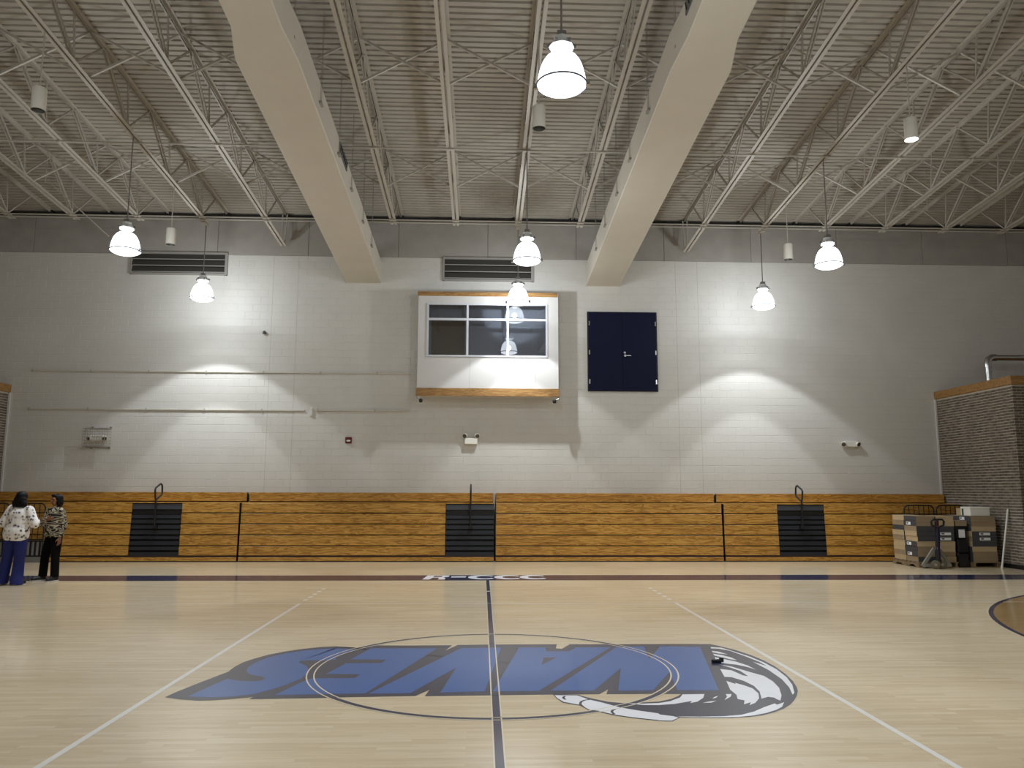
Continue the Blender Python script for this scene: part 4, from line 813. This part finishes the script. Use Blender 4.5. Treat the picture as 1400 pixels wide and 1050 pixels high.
def hand(w, d, n, ts, curl=.5):
    """w wrist, d finger direction, n palm normal, ts thumb side"""
    w, d, n, ts = Vector(w), Vector(d).normalized(), Vector(n).normalized(), Vector(ts).normalized(); P_ = []
    for s in (-.028, -.009, .010, .028): P_.append(('c', w+ts*s*.6, w+d*.085+ts*s, .014, .0125))
    for s, l in ((-.028, .055), (-.009, .068), (.010, .075), (.028, .068)):
        a = w+d*.085+ts*s; b = a+(d+n*curl*.5).normalized()*l*.55; c = b+(d*.8+n*curl*1.2).normalized()*l*.5
        P_ += [('c', a, b, .0095, .009), ('c', b, c, .009, .0078)]
    a = w+d*.025+ts*.03; b = a+(ts*.8+d*.7+n*.3).normalized()*.04; c = b+(ts*.25+d+n*.35).normalized()*.035
    return P_+[('c', a, b, .0125, .011), ('c', b, c, .011, .0085)]
def torso(): return [('e', (0, .0, 1.20), (.155, .105, .20)), ('e', (0, .0, 1.02), (.145, .10, .16)), ('e', (0, .01, .90), (.172, .12, .12)), ('c', (-.14, .0, 1.34), (.14, .0, 1.34), .055, .055), ('c', (0, .02, 1.34), (0, .0, 1.47), .055, .048)]
def head(tilt=0): return [('e', (0, -.005, 1.565), (.073, .092, .10)), ('e', (0, -.04, 1.505), (.052, .052, .058)), ('c', (0, -.095, 1.565), (0, -.112, 1.535), .009, .014), ('e', (.074, .0, 1.545), (.011, .02, .03)), ('e', (-.074, .0, 1.545), (.011, .02, .03)), ('e', (0, -.088, 1.585), (.05, .015, .012)), ('c', (-.018, -.088, 1.502), (.018, -.088, 1.502), .008, .008)]
def legs(fl_, fr_, kl, kr): 
    P_ = []
    for hip, kn, an in (((.085, .01, .86), kl, fl_), ((-.085, .01, .86), kr, fr_)):
        P_ += [('c', hip, kn, .085, .058), ('c', kn, (an[0], an[1], .10), .056, .04), ('c', (an[0], an[1]+.03, .045), (an[0]*1.02, an[1]-.08, .032), .036, .026)]
    return P_
def person(name, label, loc, rz, sc, pose):
    tl, tr = pose['feet']; kl, kr = pose['knees']; (sl, el_, wl), (sr, er, wr) = pose['arms']
    sk = pose['skin']
    P_ = torso()+head()+legs(tl, tr, kl, kr)
    P_ += [('c', sl, el_, .05, .04), ('c', el_, wl, .039, .027), ('c', sr, er, .05, .04), ('c', er, wr, .039, .027)]
    P_ += hand(wl, *pose['hand_l'])+hand(wr, *pose['hand_r'])
    b = blob(name, P_, .0075, sk, None, 2); tag(b, label, 'person')
    b.location = loc; b.rotation_euler = (0, 0, rz); b.scale = (sc, sc, sc)
    return b
def shoes(b, feet, dirx=(0, 0)):
    for (x, y), dx in zip(feet, dirx):
        s = blob('shoe', [('c', (x, y+.04, .05), (x+dx*.5, y-.07, .05), .048, .048), ('c', (x, y-.02, .055), (x+dx, y-.15, .045), .05, .04), ('e', (x, y+.02, .085), (.048, .06, .05))], .009, SHOE, b, 2, [((0, 0, .012), (0, 0, -1))])
        s2 = blob('sole', [('c', (x, y+.045, .022), (x+dx, y-.15, .022), .052, .046)], .009, SOLE, s, 1, [((0, 0, .002), (0, 0, -1)), ((0, 0, .024), (0, 0, 1))])

# person with the patterned top
pa = dict(skin=SKIN2, feet=((.135, -.02), (-.15, -.07)), knees=((.115, -.015, .47), (-.125, -.05, .47)),
          arms=(((.165, .0, 1.335), (.235, .03, 1.07), (.225, -.03, .84)), ((-.165, .0, 1.335), (-.225, -.07, 1.085), (.0, -.175, 1.19))),
          hand_l=((.05, -.1, -1), (-1, 0, .05), (0, -1, -.1), .45), hand_r=((1, -.05, .12), (0, 1, .0), (0, .1, 1), .5))
p2 = person('person', 'woman with short black hair in a black and tan swirl-print top and black trousers', (-8.52, 7.66, 0), R(-26), 1.0, pa)
blob('printed_top', [('e', (0, .0, 1.20), (.205, .145, .22)), ('e', (0, .0, 1.10), (.20, .148, .24)), ('e', (0, .0, 1.0), (.205, .15, .22)), ('e', (0, .005, .90), (.212, .155, .20)), ('c', (-.145, .0, 1.34), (.145, .0, 1.34), .072, .072), ('c', (0, .015, 1.35), (0, .01, 1.405), .08, .066),
      ('c', (.165, .0, 1.335), (.235, .03, 1.07), .076, .064), ('c', (.235, .03, 1.07), (.227, -.02, .885), .06, .05), ('c', (-.165, .0, 1.335), (-.225, -.07, 1.085), .076, .066), ('c', (-.225, -.07, 1.085), (-.04, -.165, 1.175), .062, .052)], .011, ZEBRA, p2, 3, [((0, 0, .845), (0, 0, -1)), ((0, 0, 1.44), (0, 0, 1))])
def trousers(nm, mt, b, kl, kr, fl_, fr_, flare, hem, w=1.0):
    P_ = [('e', (0, .012, .90), (.192*w, .138*w, .115))]
    for hip, kn, an in (((.09*w, .012, .85), kl, fl_), ((-.09*w, .012, .85), kr, fr_)):
        P_ += [('c', hip, kn, .108*w, .084*w), ('c', kn, (an[0], an[1]+.012, .02), .082*w, flare)]
    return blob(nm, P_, .011, mt, b, 3, [((0, 0, hem), (0, 0, -1)), ((0, 0, .985), (0, 0, 1))])
trousers('trousers', BLKCL, p2, *pa['knees'], *pa['feet'], .078, .085, .95)
shoes(p2, pa['feet'], (.03, -.04))
hr = blob('hair', [('e', (0, .025, 1.585), (.10, .105, .098)), ('e', (.055, .035, 1.52), (.055, .075, .10)), ('e', (-.055, .035, 1.52), (.055, .075, .10)), ('e', (0, .06, 1.49), (.095, .055, .09)), ('e', (0, -.06, 1.645), (.06, .04, .028))], .009, HAIR, p2, 2)
for x in (-.03, .03): MB().lathe([(.0005, .008), (.011, .004), (.012, 0), (.011, -.004), (.0005, -.008)], (x, -.088, 1.562), 10).build('eye', EYE, p2, smooth=True)
MB().lathe([(.0005, .007), (.014, .004), (.019, 0), (.014, -.006), (.0005, -.008)], (0, -.090, 1.502), 12).build('lips', LIPS, p2, smooth=True)

# person in the white floral blouse, seen from behind
pb = dict(skin=SKIN, feet=((.165, .02), (-.12, .0)), knees=((.13, .0, .47), (-.105, .0, .47)),
          arms=(((.165, .0, 1.335), (.265, .06, 1.08), (.20, -.14, 1.0)), ((-.165, .0, 1.335), (-.315, .01, 1.10), (-.20, -.20, 1.13))),
          hand_l=((-.4, -1, .1), (-.6, .3, .6), (.2, .1, 1), .5), hand_r=((.3, -1, .3), (.6, .3, -.2), (0, .1, 1), .5))
p1 = person('person', 'woman seen from behind in a white floral blouse and royal blue trousers', (-8.90, 7.02, 0), R(180-8), 1.035, pb)
p1.rotation_euler = (Matrix.Rotation(R(3), 3, 'Y') @ Matrix.Rotation(R(172), 3, 'Z')).to_euler()
blob('floral_blouse', [('e', (0, .01, 1.20), (.22, .155, .22)), ('e', (0, .015, 1.10), (.215, .16, .24)), ('e', (0, .02, 1.0), (.22, .165, .24)), ('e', (0, .03, .92), (.235, .175, .22)), ('c', (-.15, .005, 1.34), (.15, .005, 1.34), .08, .08), ('c', (0, .02, 1.35), (0, .02, 1.41), .085, .07),
      ('c', (.165, .0, 1.335), (.265, .06, 1.08), .092, .08), ('c', (.265, .06, 1.08), (.215, -.10, 1.02), .078, .06), ('c', (-.165, .0, 1.335), (-.315, .01, 1.10), .092, .082), ('c', (-.315, .01, 1.10), (-.22, -.16, 1.125), .08, .062)], .011, FLORAL, p1, 3, [((0, 0, .79), (0, 0, -1)), ((0, 0, 1.45), (0, 0, 1))])
trousers('trousers', JEANS, p1, *pb['knees'], *pb['feet'], .112, .02, 1.08)
shoes(p1, pb['feet'], (.02, -.02))
blob('hair', [('e', (0, .02, 1.585), (.095, .105, .092)), ('e', (0, .045, 1.52), (.115, .085, .10)), ('e', (.06, .055, 1.455), (.08, .06, .08)), ('e', (-.06, .055, 1.455), (.08, .06, .08)), ('e', (.085, .04, 1.42), (.055, .05, .055)), ('e', (-.085, .04, 1.42), (.055, .05, .055)), ('e', (.0, .075, 1.43), (.10, .045, .06))], .009, HAIR, p1, 2)
for x in (-.03, .03): MB().lathe([(.0005, .008), (.011, .004), (.012, 0), (.011, -.004), (.0005, -.008)], (x, -.088, 1.562), 10).build('eye', EYE, p1, smooth=True)
